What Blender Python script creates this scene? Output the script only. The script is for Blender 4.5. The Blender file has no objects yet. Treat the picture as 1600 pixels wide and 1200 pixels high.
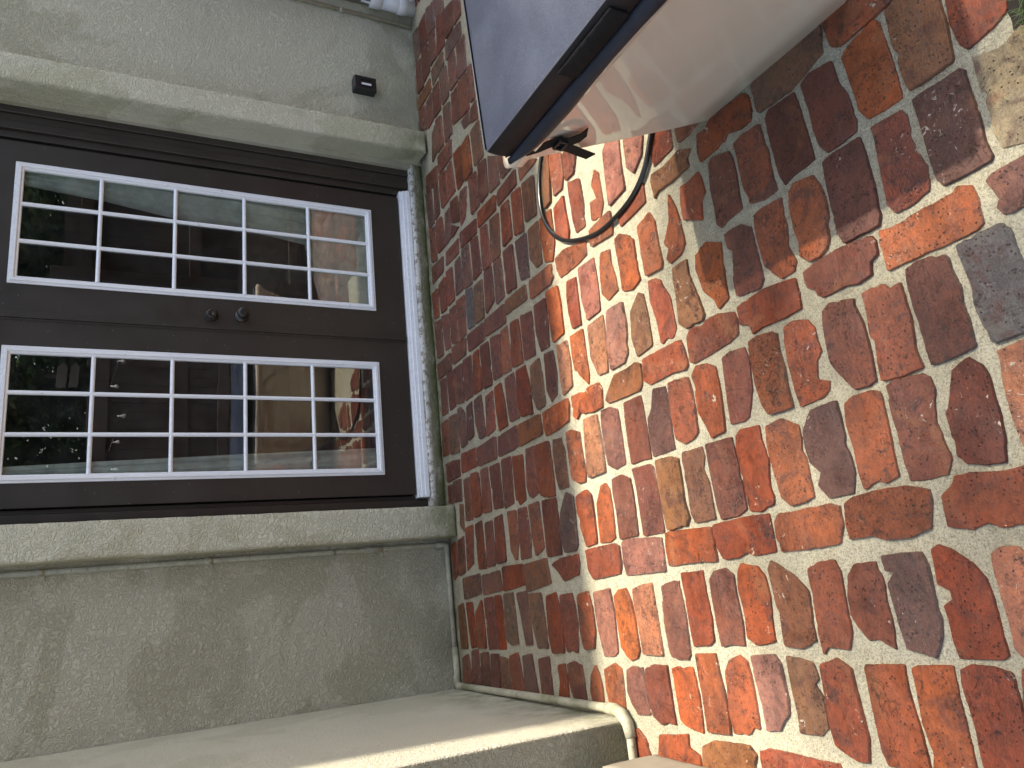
import bpy, bmesh, math, random
from mathutils import Vector, Matrix, noise
from mathutils.geometry import tessellate_polygon
random.seed(7)
S = bpy.context.scene
COL = S.collection
R = math.radians

# ---------------------------------------------------------------- camera
cam_d = bpy.data.cameras.new("camera"); cam = bpy.data.objects.new("camera", cam_d); COL.objects.link(cam)
cam_d.sensor_fit = 'HORIZONTAL'; cam_d.sensor_width = 36.0; cam_d.lens = 26.83
cam_d.clip_start = 0.02; cam_d.clip_end = 500
right = Vector((-0.09556069, -0.44348117, -0.89117485))
down = Vector((-0.96205476, 0.27100846, -0.03170257))
fwd = Vector((0.25557542, 0.85432949, -0.45255092))
m = Matrix((right, -down, -fwd)).transposed().to_4x4()
m.translation = Vector((-1.34396, -3.70304, 1.48740))
cam.matrix_world = m
S.camera = cam

# ---------------------------------------------------------------- light
SUNV = Vector((0.50, 0.085, 1.0)).normalized()
elev = math.asin(SUNV.z); azim = math.atan2(SUNV.x, SUNV.y)
w = bpy.data.worlds.new("World"); S.world = w; w.use_nodes = True
nt = w.node_tree; bg = nt.nodes['Background']
sky = nt.nodes.new('ShaderNodeTexSky'); sky.sky_type = 'NISHITA'; sky.sun_disc = False
sky.sun_elevation = elev; sky.sun_rotation = azim; sky.air_density = 1.0; sky.dust_density = 2.0
nt.links.new(sky.outputs[0], bg.inputs[0]); bg.inputs[1].default_value = 0.15
sl = bpy.data.lights.new("sun", 'SUN'); sl.energy = 2.9; sl.angle = R(1.0); sl.color = (1.0, 0.985, 0.95)
so = bpy.data.objects.new("sun", sl); COL.objects.link(so)
so.rotation_euler = SUNV.to_track_quat('Z', 'Y').to_euler()
S.view_settings.view_transform = 'Standard'; S.view_settings.look = 'None'
S.view_settings.exposure = 1.7; S.view_settings.use_white_balance = True; S.view_settings.white_balance_temperature = 7600; S.view_settings.white_balance_tint = 10; S.view_settings.gamma = 1.0
S.render.engine = 'CYCLES'
S.cycles.max_bounces = 8; S.cycles.diffuse_bounces = 5

# ---------------------------------------------------------------- helpers
def link(o, parent=None):
    COL.objects.link(o)
    if parent is not None: o.parent = parent
    return o
def obj(name, bm, mats, parent=None, smooth=False, bevel=0.0, seg=2):
    me = bpy.data.meshes.new(name); bm.normal_update(); bm.to_mesh(me); bm.free()
    for mm in (mats if isinstance(mats, (list, tuple)) else [mats]): me.materials.append(mm)
    if smooth:
        for p in me.polygons: p.use_smooth = True
    o = bpy.data.objects.new(name, me); link(o, parent)
    if bevel:
        b = o.modifiers.new("bevel", 'BEVEL'); b.width = bevel; b.segments = seg; b.limit_method = 'ANGLE'; b.angle_limit = R(40)
        for p in me.polygons: p.use_smooth = True
        wn = o.modifiers.new("wn", 'WEIGHTED_NORMAL'); wn.keep_sharp = True
    return o
def empty(name, loc=(0, 0, 0)):
    o = bpy.data.objects.new(name, None); o.location = loc; COL.objects.link(o); o.empty_display_size = .1
    return o
def tag(o, label=None, cat=None, group=None, kind=None):
    if label: o['label'] = label
    if cat: o['category'] = cat
    if group: o['group'] = group
    if kind: o['kind'] = kind
    return o
def box(bm, x0, x1, y0, y1, z0, z1, mat=0):
    vs = [bm.verts.new(p) for p in ((x0,y0,z0),(x1,y0,z0),(x1,y1,z0),(x0,y1,z0),(x0,y0,z1),(x1,y0,z1),(x1,y1,z1),(x0,y1,z1))]
    for f in ((0,3,2,1),(4,5,6,7),(0,1,5,4),(1,2,6,5),(2,3,7,6),(3,0,4,7)):
        bm.faces.new([vs[i] for i in f]).material_index = mat
    return vs
def rough_box(bm, x0, x1, y0, y1, z0, z1, step=.02, amp=.002, sc=25, mat=0, rnd=.006):
    nx = max(2, int((x1-x0)/step)); ny = max(2, int((y1-y0)/step)); nz = max(2, int((z1-z0)/step))
    cx, cy, cz = (x0+x1)/2, (y0+y1)/2, (z0+z1)/2
    cache = {}
    def v(i, j, k):
        key = (i, j, k)
        if key not in cache:
            p = Vector((x0+(x1-x0)*i/nx, y0+(y1-y0)*j/ny, z0+(z1-z0)*k/nz))
            e = (i in (0, nx))+(j in (0, ny))+(k in (0, nz))
            if e >= 2:
                d = Vector((cx-p.x if i in (0, nx) else 0, cy-p.y if j in (0, ny) else 0, cz-p.z if k in (0, nz) else 0))
                d = Vector([(1 if c > 0 else -1) if c else 0 for c in d])
                p += d*rnd*(.5+.9*abs(noise.noise(p*18)))
            n = noise.noise_vector(p*sc)*amp + noise.noise_vector(p*4)*amp*1.5
            cache[key] = bm.verts.new(p+n)
        return cache[key]
    def q(a, b, c, d):
        f = bm.faces.new((a, b, c, d)); f.material_index = mat; f.smooth = True
    for i in range(nx):
        for j in range(ny):
            q(v(i,j,0), v(i,j+1,0), v(i+1,j+1,0), v(i+1,j,0)); q(v(i,j,nz), v(i+1,j,nz), v(i+1,j+1,nz), v(i,j+1,nz))
    for i in range(nx):
        for k in range(nz):
            q(v(i,0,k), v(i+1,0,k), v(i+1,0,k+1), v(i,0,k+1)); q(v(i,ny,k), v(i,ny,k+1), v(i+1,ny,k+1), v(i+1,ny,k))
    for j in range(ny):
        for k in range(nz):
            q(v(0,j,k), v(0,j,k+1), v(0,j+1,k+1), v(0,j+1,k)); q(v(nx,j,k), v(nx,j+1,k), v(nx,j+1,k+1), v(nx,j,k+1))
def smooth_path(pts, n=8):
    pts = [Vector(p) for p in pts]; out = []
    for i in range(len(pts)-1):
        p0 = pts[max(0, i-1)]; p1 = pts[i]; p2 = pts[i+1]; p3 = pts[min(len(pts)-1, i+2)]
        for k in range(n):
            t = k/n
            out.append(.5*((2*p1)+(p2-p0)*t+(2*p0-5*p1+4*p2-p3)*t*t+(3*p1-p0-3*p2+p3)*t*t*t))
    out.append(pts[-1]); return out
def tube(bm, pts, r, seg=14, mat=0, jit=0.0):
    pts = [Vector(p) for p in pts]; rings = []
    up = None
    for i, p in enumerate(pts):
        t = (pts[min(i+1, len(pts)-1)]-pts[max(i-1, 0)]).normalized()
        if up is None:
            up = t.orthogonal().normalized()
        up = (up - t*up.dot(t)).normalized(); s = t.cross(up)
        rr = r[i] if isinstance(r, (list, tuple)) else r
        ring = []
        for k in range(seg):
            a = 2*math.pi*k/seg
            q = p+(up*math.cos(a)+s*math.sin(a))*rr
            if jit: q += noise.noise_vector(q*40)*jit
            ring.append(bm.verts.new(q))
        rings.append(ring)
    for a, b in zip(rings, rings[1:]):
        for k in range(seg):
            f = bm.faces.new((a[k], a[(k+1) % seg], b[(k+1) % seg], b[k])); f.smooth = True; f.material_index = mat
    for ring, rev in ((rings[0], True), (rings[-1], False)):
        f = bm.faces.new(ring[::-1] if rev else ring); f.material_index = mat
def lathe(bm, prof, c, axis, seg=28, mat=0):
    """prof: list of (distance along axis, radius)"""
    a = Vector(axis).normalized(); u = a.orthogonal().normalized(); v = a.cross(u); c = Vector(c); rings = []
    for d, r in prof:
        rings.append([bm.verts.new(c+a*d+(u*math.cos(2*math.pi*k/seg)+v*math.sin(2*math.pi*k/seg))*max(r, 1e-5)) for k in range(seg)])
    for p, q in zip(rings, rings[1:]):
        for k in range(seg):
            f = bm.faces.new((p[k], p[(k+1) % seg], q[(k+1) % seg], q[k])); f.smooth = True; f.material_index = mat
    bm.faces.new(rings[0][::-1]); bm.faces.new(rings[-1])

# ---------------------------------------------------------------- materials
class N:
    def __init__(s, name):
        s.m = bpy.data.materials.new(name); s.m.use_nodes = True; s.t = s.m.node_tree; s.b = s.t.nodes['Principled BSDF']
        s.out = s.t.nodes['Material Output']; s.co = s.t.nodes.new('ShaderNodeTexCoord').outputs['Object']
    def lk(s, a, b): s.t.links.new(a, b)
    def put(s, node, idx, val):
        i = node.inputs[idx]
        if hasattr(val, 'is_linked') or hasattr(val, 'links'): s.lk(val, i)
        else: i.default_value = val
    def noise(s, scale, detail=4, rough=.55, dist=0.0, vec=None, typ=None):
        n = s.t.nodes.new('ShaderNodeTexNoise'); n.inputs['Scale'].default_value = scale; n.inputs['Detail'].default_value = detail
        n.inputs['Roughness'].default_value = rough; n.inputs['Distortion'].default_value = dist
        if typ: n.noise_type = typ
        s.lk(vec or s.co, n.inputs['Vector']); return n.outputs['Fac']
    def voro(s, scale, feature='F1', vec=None, out='Distance', rnd=1.0):
        n = s.t.nodes.new('ShaderNodeTexVoronoi'); n.feature = feature; n.inputs['Scale'].default_value = scale
        n.inputs['Randomness'].default_value = rnd
        s.lk(vec or s.co, n.inputs['Vector']); return n.outputs[out]
    def scalev(s, v):
        n = s.t.nodes.new('ShaderNodeMapping'); s.lk(s.co, n.inputs[0]); n.inputs['Scale'].default_value = v; return n.outputs[0]
    def ramp(s, f, stops):
        n = s.t.nodes.new('ShaderNodeValToRGB'); s.lk(f, n.inputs[0]); e = n.color_ramp.elements
        while len(e) < len(stops): e.new(.5)
        for el, (p, c) in zip(e, stops):
            el.position = p; el.color = (c, c, c, 1) if isinstance(c, (int, float)) else (*c, 1)
        return n.outputs[0]
    def mix(s, f, a, b, mode='MIX'):
        n = s.t.nodes.new('ShaderNodeMix'); n.data_type = 'RGBA'; n.blend_type = mode
        s.put(n, 0, f)
        for i, v in ((6, a), (7, b)):
            if isinstance(v, tuple) and len(v) == 3: v = (*v, 1)
            s.put(n, i, v)
        return n.outputs[2]
    def math(s, op, a, b=0.0, clamp=False):
        n = s.t.nodes.new('ShaderNodeMath'); n.operation = op; n.use_clamp = clamp; s.put(n, 0, a); s.put(n, 1, b); return n.outputs[0]
    def mapr(s, f, a, b, c, d):
        n = s.t.nodes.new('ShaderNodeMapRange'); s.lk(f, n.inputs[0])
        for i, v in enumerate((a, b, c, d)): n.inputs[i+1].default_value = v
        return n.outputs[0]
    def attr(s, name, out='Color'):
        n = s.t.nodes.new('ShaderNodeAttribute'); n.attribute_name = name; return n.outputs[out]
    def sep(s, i):
        n = s.t.nodes.new('ShaderNodeSeparateXYZ'); s.lk(s.co, n.inputs[0]); return n.outputs[i]
    def bump(s, h, strength=.5, dist=.002, prev=None):
        n = s.t.nodes.new('ShaderNodeBump'); n.inputs['Strength'].default_value = strength; n.inputs['Distance'].default_value = dist
        s.lk(h, n.inputs['Height'])
        if prev: s.lk(prev, n.inputs['Normal'])
        s.lk(n.outputs[0], s.b.inputs['Normal']); return n.outputs[0]
    def set(s, **k):
        for a, v in k.items():
            key = {'color': 'Base Color', 'rough': 'Roughness', 'metal': 'Metallic', 'spec': 'Specular IOR Level', 'coat': 'Coat Weight', 'coatr': 'Coat Roughness', 'sheen': 'Sheen Weight', 'trans': 'Transmission Weight', 'ior': 'IOR'}[a]
            if isinstance(v, tuple) and len(v) == 3: v = (*v, 1)
            s.put(s.b, key, v)
        return s

def mat_brick():
    n = N("brick")
    base = n.attr('tone'); wet = n.attr('wet', 'Fac')
    n2 = n.noise(9, 5, .6); n3 = n.noise(55, 6, .65, .6); fine = n.noise(300, 5, .75)
    c = n.mix(1, base, n.ramp(n2, [(.28, (.62, .60, .62)), (.5, (1, 1, 1)), (.74, (1.35, 1.2, 1.0))]), 'MULTIPLY')
    c = n.mix(1, c, n.ramp(n3, [(.3, (.62, .58, .58)), (.52, (1, 1, 1)), (.75, (1.3, 1.22, 1.12))]), 'MULTIPLY')
    stain = n.ramp(n.noise(13, 5, .65, 1.2), [(.53, 0), (.66, .7)])
    c = n.mix(stain, c, (.07, .024, .018))
    tan = n.ramp(n.noise(7.3, 3, .5, .8), [(.60, 0), (.70, .45)])
    c = n.mix(tan, c, (.25, .10, .04))
    soot = n.math('MULTIPLY', n.ramp(n.noise(34, 6, .75, .5), [(.555, 0), (.62, .8)]), n.ramp(n.noise(6, 2), [(.46, 0), (.54, 1)]))
    c = n.mix(soot, c, (.022, .010, .009))
    pit = n.ramp(n.voro(95), [(.14, 1), (.22, 0)])
    pit = n.math('MULTIPLY', pit, n.ramp(n.noise(15, 2), [(.47, 0), (.53, 1)]))
    c = n.mix(pit, c, (.03, .014, .012))
    c = n.mix(n.ramp(fine, [(.36, .6), (.5, 0)]), c, (.055, .022, .016))
    c = n.mix(n.ramp(n.noise(260, 4, .75), [(.56, 0), (.7, .3)]), c, (.30, .12, .065))
    smear = n.math('MULTIPLY', n.ramp(n.noise(48, 6, .7, 1.0), [(.62, 0), (.65, 1)]), n.ramp(n.noise(5.1, 1), [(.57, 0), (.62, 1)]))
    c = n.mix(smear, c, (.44, .38, .30))
    hair = n.ramp(n.noise(16, 5, .6, 2.5), [(.487, 0), (.497, 1), (.503, 1), (.513, 0)])
    hair = n.math('MULTIPLY', hair, n.ramp(n.noise(10, 2), [(.56, 0), (.63, .7)]))
    c = n.mix(hair, c, (.05, .022, .018))
    n.set(color=c)
    rg = n.mapr(n.noise(18, 4, .6), .32, .68, .08, .52)
    rg = n.math('ADD', rg, n.math('MULTIPLY', wet, .22))
    rg = n.math('ADD', rg, n.math('MULTIPLY', smear, .3), True)
    n.set(rough=rg, spec=.28, coat=n.mapr(wet, .3, .9, 1.0, .15), coatr=.06)
    strk = n.noise(1, 4, .6, .5, n.scalev((18, 90, 40)))
    h = n.math('ADD', n.math('MULTIPLY', n.noise(60, 6, .66, .4), .6), n.math('MULTIPLY', strk, .5))
    h = n.math('SUBTRACT', h, n.math('MULTIPLY', pit, 1.1)); h = n.math('SUBTRACT', h, n.math('MULTIPLY', hair, .5))
    h = n.math('ADD', h, n.math('MULTIPLY', fine, .35))
    rk = n.math('ADD', n.mapr(wet, 0.0, .45, 1.5, .0), n.math('ADD', n.ramp(n.noise(5.7, 1), [(.45, 0), (.62, .8)]), .3))
    h = n.math('MULTIPLY', h, rk)
    nb = n.bump(h, .85, .0075)
    b2 = n.t.nodes.new('ShaderNodeBump'); b2.inputs['Strength'].default_value = 1.0; b2.inputs['Distance'].default_value = .008
    n.lk(n.math('MULTIPLY', n.noise(150, 3, .6, .4), n.mapr(wet, 0, .8, 1.5, .35)), b2.inputs['Height']); n.lk(nb, b2.inputs['Normal']); n.lk(b2.outputs[0], n.b.inputs['Coat Normal'])
    return n.m
def mat_mortar():
    n = N("mortar")
    c = n.ramp(n.noise(2.2, 5, .6), [(.3, (.34, .315, .22)), (.55, (.43, .40, .285)), (.75, (.50, .47, .35))])
    c = n.mix(1, c, n.ramp(n.noise(40, 5, .7), [(.3, .72), (.5, 1.0), (.7, 1.1)]), 'MULTIPLY')
    c = n.mix(n.ramp(n.noise(210, 5, .8), [(.40, .8), (.51, 0)]), c, (.15, .13, .085))
    c = n.mix(n.ramp(n.noise(190, 4, .8, 0, n.scalev((1.1, 1.1, 1))), [(.53, 0), (.66, .5)]), c, (.60, .58, .46))
    c = n.mix(n.ramp(n.voro(170), [(.10, .9), (.2, 0)]), c, (.07, .055, .045))
    c = n.mix(n.ramp(n.noise(11, 5, .7, .4), [(.55, 0), (.72, .5)]), c, (.27, .235, .17))
    # moss and dirt gathered along the house wall
    y = n.mapr(n.sep(1), -.17, -.02, 0, 1)
    mo = n.math('MULTIPLY', y, n.ramp(n.noise(14, 4, .6), [(.35, .2), (.6, .95)]))
    c = n.mix(mo, c, (.075, .07, .035))
    n.set(color=c, rough=n.mapr(n.noise(14, 3), .3, .7, .45, .85), spec=.4)
    h = n.math('ADD', n.noise(120, 6, .7), n.math('MULTIPLY', n.noise(420, 3, .6), .5))
    h = n.math('ADD', h, n.math('MULTIPLY', n.noise(24, 3, .5), 1.6))
    n.bump(h, 1.0, .005)
    return n.m
def mat_stucco(name, col, dark, worm=1.0, sc=1.0, moss=False):
    n = N(name)
    c = n.ramp(n.noise(1.3, 5, .6), [(.3, tuple(x*.9 for x in col)), (.6, col), (.8, tuple(x*1.08 for x in col))])
    st = n.ramp(n.noise(1.35, 5, .6, .9), [(.50, 0), (.545, .62), (.8, .8)])
    c = n.mix(st, c, dark)
    c = n.mix(n.ramp(n.noise(160, 4, .7), [(.3, .35), (.45, 0)]), c, tuple(x*.55 for x in col))
    c = n.mix(n.ramp(n.voro(9), [(.012, .85), (.03, 0)]), c, (.05, .045, .035))
    z = n.mapr(n.sep(2), 0.0, .32, 1, 0)
    c = n.mix(n.math('MULTIPLY', z, n.ramp(n.noise(6, 4, .6), [(.35, .1), (.65, .75)])), c, tuple(x*.62 for x in dark))
    if moss:
        zz = n.mapr(n.sep(2), 0.0, .28, 1, 0)
        c = n.mix(n.math('MULTIPLY', zz, n.ramp(n.noise(9, 4, .6), [(.45, 0), (.62, .65)])), c, (.12, .13, .045))
    n.set(color=c, rough=.7, spec=.22)
    w1 = n.noise(58*sc, 1.2, .5, 1.2)
    ridge = n.math('ABSOLUTE', n.math('SUBTRACT', w1, .5))
    ridge = n.mapr(ridge, 0.0, .11, 0.0, 1.0)
    w2 = n.noise(26*sc, 3, .55, .8)
    h = n.math('ADD', n.math('MULTIPLY', ridge, .8*worm), n.math('MULTIPLY', w2, 1.4))
    h = n.math('ADD', h, n.math('MULTIPLY', n.noise(150*sc, 2, .5), .2))
    n.bump(h, .8, .0055)
    return n.m
def mat_simple(name, col, rough=.5, bump=0.0, bsc=60, var=.12, spec=.5, **k):
    n = N(name)
    c = n.ramp(n.noise(8, 4, .6), [(.3, tuple(x*(1-var) for x in col)), (.7, tuple(min(1, x*(1+var)) for x in col))])
    n.set(color=c, rough=rough, spec=spec, **k)
    if bump: n.bump(n.noise(bsc, 4, .6), bump, .002)
    return n.m
def mat_doorpaint():
    n = N("door_paint")
    c = n.ramp(n.noise(3, 4, .6), [(.3, (.033, .0265, .0215)), (.7, (.044, .036, .029))])
    sp = n.ramp(n.voro(40), [(.05, .8), (.075, 0)])
    sp = n.math('MULTIPLY', sp, n.ramp(n.noise(4.5, 2), [(.46, 0), (.52, 1)]))
    c = n.mix(sp, c, (.42, .40, .36))
    n.set(color=c, rough=n.mapr(n.noise(6, 3), .3, .7, .34, .46), spec=.5)
    n.bump(n.noise(1, 3, .6, 0, n.scalev((200, 200, 12))), .12, .001)
    return n.m
def mat_white(name="white_trim"):
    n = N(name)
    c = n.ramp(n.noise(1, 4, .6, 0, n.scalev((90, 90, 4))), [(.3, (.80, .82, .84)), (.6, (.88, .90, .92))])
    c = n.mix(n.ramp(n.noise(30, 5, .7), [(.64, 0), (.72, .6)]), c, (.4, .38, .34))
    n.set(color=c, rough=.4, spec=.5)
    n.bump(n.noise(1, 3, .6, 0, n.scalev((160, 160, 10))), .15, .001)
    return n.m
def mat_glass():
    n = N("window_glass"); t = n.t
    tr = t.nodes.new('ShaderNodeBsdfTransparent'); tr.inputs[0].default_value = (.96, .98, .97, 1)
    gl = t.nodes.new('ShaderNodeBsdfGlossy'); gl.inputs['Roughness'].default_value = .006; gl.inputs[0].default_value = (.95, .97, 1, 1)
    fr = t.nodes.new('ShaderNodeFresnel'); fr.inputs[0].default_value = 1.6
    bp = t.nodes.new('ShaderNodeBump'); bp.inputs['Strength'].default_value = .25; bp.inputs['Distance'].default_value = .004
    n.lk(n.noise(2.4, 1.5, .4), bp.inputs['Height']); n.lk(bp.outputs[0], gl.inputs['Normal'])
    f = n.math('MULTIPLY', fr.outputs[0], 3.4, True)
    mx = t.nodes.new('ShaderNodeMixShader'); n.lk(f, mx.inputs[0]); n.lk(tr.outputs[0], mx.inputs[1]); n.lk(gl.outputs[0], mx.inputs[2])
    df = t.nodes.new('ShaderNodeBsdfDiffuse'); df.inputs[0].default_value = (.6, .62, .6, 1)
    m2 = t.nodes.new('ShaderNodeMixShader'); n.lk(n.mapr(n.noise(6, 5, .7), .35, .75, .0, .03), m2.inputs[0]); n.lk(mx.outputs[0], m2.inputs[1]); n.lk(df.outputs[0], m2.inputs[2])
    n.lk(m2.outputs[0], n.out.inputs[0])
    return n.m
def mat_sill():
    n = N("weathered_sill")
    c = n.ramp(n.noise(1, 6, .7, .5, n.scalev((30, 60, 120))), [(.3, (.10, .085, .055)), (.5, (.24, .21, .15)), (.62, (.40, .37, .30)), (.8, (.55, .53, .47))])
    z = n.mapr(n.sep(2), .0, .062, 1, 0)
    g = n.math('MULTIPLY', z, n.ramp(n.noise(11, 5, .65), [(.3, .35), (.55, 1.25)]), True)
    up = n.math('MULTIPLY', n.mapr(n.sep(2), .045, .07, 0, 1), n.ramp(n.noise(26, 5, .7), [(.42, 0), (.5, 1)]))
    c = n.mix(up, c, (.66, .65, .60))
    c = n.mix(g, c, (.075, .085, .022))
    n.set(color=c, rough=.85); n.bump(n.noise(90, 6, .7, .5), 1.0, .006)
    return n.m
def mat_pipe(name, col, moss=.5):
    n = N(name)
    c = n.ramp(n.noise(16, 5, .65), [(.3, tuple(x*.72 for x in col)), (.6, col), (.8, tuple(x*1.25 for x in col))])
    c = n.mix(n.ramp(n.noise(7, 4, .6), [(.5, 0), (.68, moss)]), c, (.17, .17, .085))
    c = n.mix(n.ramp(n.noise(70, 5, .75), [(.35, .6), (.45, 0)]), c, (.09, .08, .06))
    n.set(color=c, rough=.65, spec=.4); n.bump(n.noise(130, 5, .7), .6, .002)
    return n.m
def mat_cover():
    n = N("cover_vinyl")
    c = n.ramp(n.noise(5, 4, .6), [(.3, (.036, .046, .074)), (.7, (.050, .061, .094))])
    c = n.mix(n.ramp(n.noise(1, 5, .7, 0, n.scalev((30, 260, 30))), [(.5, 0), (.8, .35)]), c, (.065, .08, .12))
    c = n.mix(n.ramp(n.voro(70), [(.02, .6), (.04, 0)]), c, (.4, .42, .46))
    c = n.mix(n.ramp(n.noise(2.6, 5, .7, .6), [(.45, 0), (.75, .3)]), c, (.13, .16, .22))
    c = n.mix(n.ramp(n.noise(230, 4, .8), [(.55, 0), (.68, .6)]), c, (.16, .19, .25))
    n.set(color=c, rough=.5, spec=.4)
    h = n.math('ADD', n.voro(520), n.math('MULTIPLY', n.noise(900, 2), .5)); n.bump(h, .35, .0012)
    return n.m
def mat_fabric(name, col, rough=.6):
    n = N(name)
    c = n.ramp(n.noise(12, 4, .6), [(.3, tuple(x*.8 for x in col)), (.7, tuple(x*1.25 for x in col))])
    n.set(color=c, rough=rough, spec=.35)
    h = n.math('ADD', n.noise(700, 2), n.math('MULTIPLY', n.noise(14, 3, .5), 2.5)); n.bump(h, .4, .003)
    return n.m
def mat_wood():
    n = N("stained_wood")
    g = n.noise(1, 6, .7, .6, n.scalev((14, 14, 1.6)))
    c = n.ramp(g, [(.3, (.035, .024, .02)), (.55, (.065, .047, .040)), (.8, (.10, .075, .065))])
    n.set(color=c, rough=.65); n.bump(g, .5, .003); return n.m
def mat_leaf(name, a, b):
    n = N(name)
    oi = n.t.nodes.new('ShaderNodeObjectInfo')
    c = n.ramp(n.noise(9, 3, .6), [(.3, a), (.7, b)]); n.set(color=c, rough=.45, spec=.4); return n.m

M = dict(brick=mat_brick(), mortar=mat_mortar(),
    stucco=mat_stucco("stucco_wall", (.555, .535, .41), (.40, .382, .27)),
    trimst=mat_stucco("stucco_trim", (.61, .59, .45), (.46, .445, .305), .9, .85, True), sidest=mat_stucco("stucco_side", (.68, .655, .52), (.56, .54, .41), .5, 1.6, True),
    door=mat_doorpaint(), white=mat_white(), glass=mat_glass(), sill=mat_sill(),
    pipe=mat_pipe("painted_pipe", (.44, .43, .33), .3), pipew=mat_pipe("weathered_pipe", (.42, .40, .29), .9),
    pvc=mat_simple("white_pvc", (.66, .66, .66), .35, .1), taupe=mat_simple("taupe_metal", (.15, .135, .105), .5, .1),
    shell=None, cover=mat_cover(), skirt=mat_fabric("skirt_vinyl", (.012, .010, .012), .42),
    skirt2=mat_fabric("skirt_roll", (.018, .023, .034), .45), web=mat_fabric("webbing", (.004, .0035, .0035), .8), frontshade=mat_stucco("stucco_front_shade", (.34, .32, .225), (.24, .225, .14), .8, .9),
    seam=mat_simple("seam_piping", (.10, .105, .12), .4), rubber=mat_simple("hose_rubber", (.009, .0085, .0085), .2, .15, 30),
    bronze=mat_simple("dark_bronze", (.022, .017, .013), .32, .05), blackp=mat_simple("black_plastic", (.014, .0145, .017), .38),
    lens=mat_simple("lamp_lens", (.7, .7, .7), .2), curtain=mat_fabric("curtain_cloth", (.80, .88, .80), .8),
    room=mat_simple("room_paint", (.10, .10, .10), .8), wood=mat_wood(),
    leaf=mat_leaf("hedge_leaf", (.022, .05, .014), (.07, .13, .04)), grass=mat_leaf("grass_blade", (.05, .09, .025), (.10, .15, .05)),
    bark=mat_simple("bark", (.06, .045, .03), .9, .8, 30), soil=mat_simple("soil", (.018, .014, .010), .95, 1.0, 40),
    pebble=mat_simple("pebble", (.10, .09, .085), .5, .3, .6), stone=mat_simple("cut_stone", (.27, .235, .18), .75, .3, 90),
    chair=mat_fabric("beige_upholstery", (.55, .47, .37), .8), bulb=mat_simple("clear_bulb", (.65, .65, .62), .08), roof=mat_simple("roof_soffit", (.42, .40, .36), .7))
def mat_shell():
    n = N("tub_shell")
    c = n.ramp(n.noise(4, 4, .6), [(.3, (.66, .555, .44)), (.7, (.70, .59, .475))])
    c = n.mix(n.ramp(n.voro(55), [(.015, .5), (.03, 0)]), c, (.7, .66, .55))
    n.set(color=c, rough=.03, spec=1.0); return n.m
M['shell'] = mat_shell()
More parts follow.
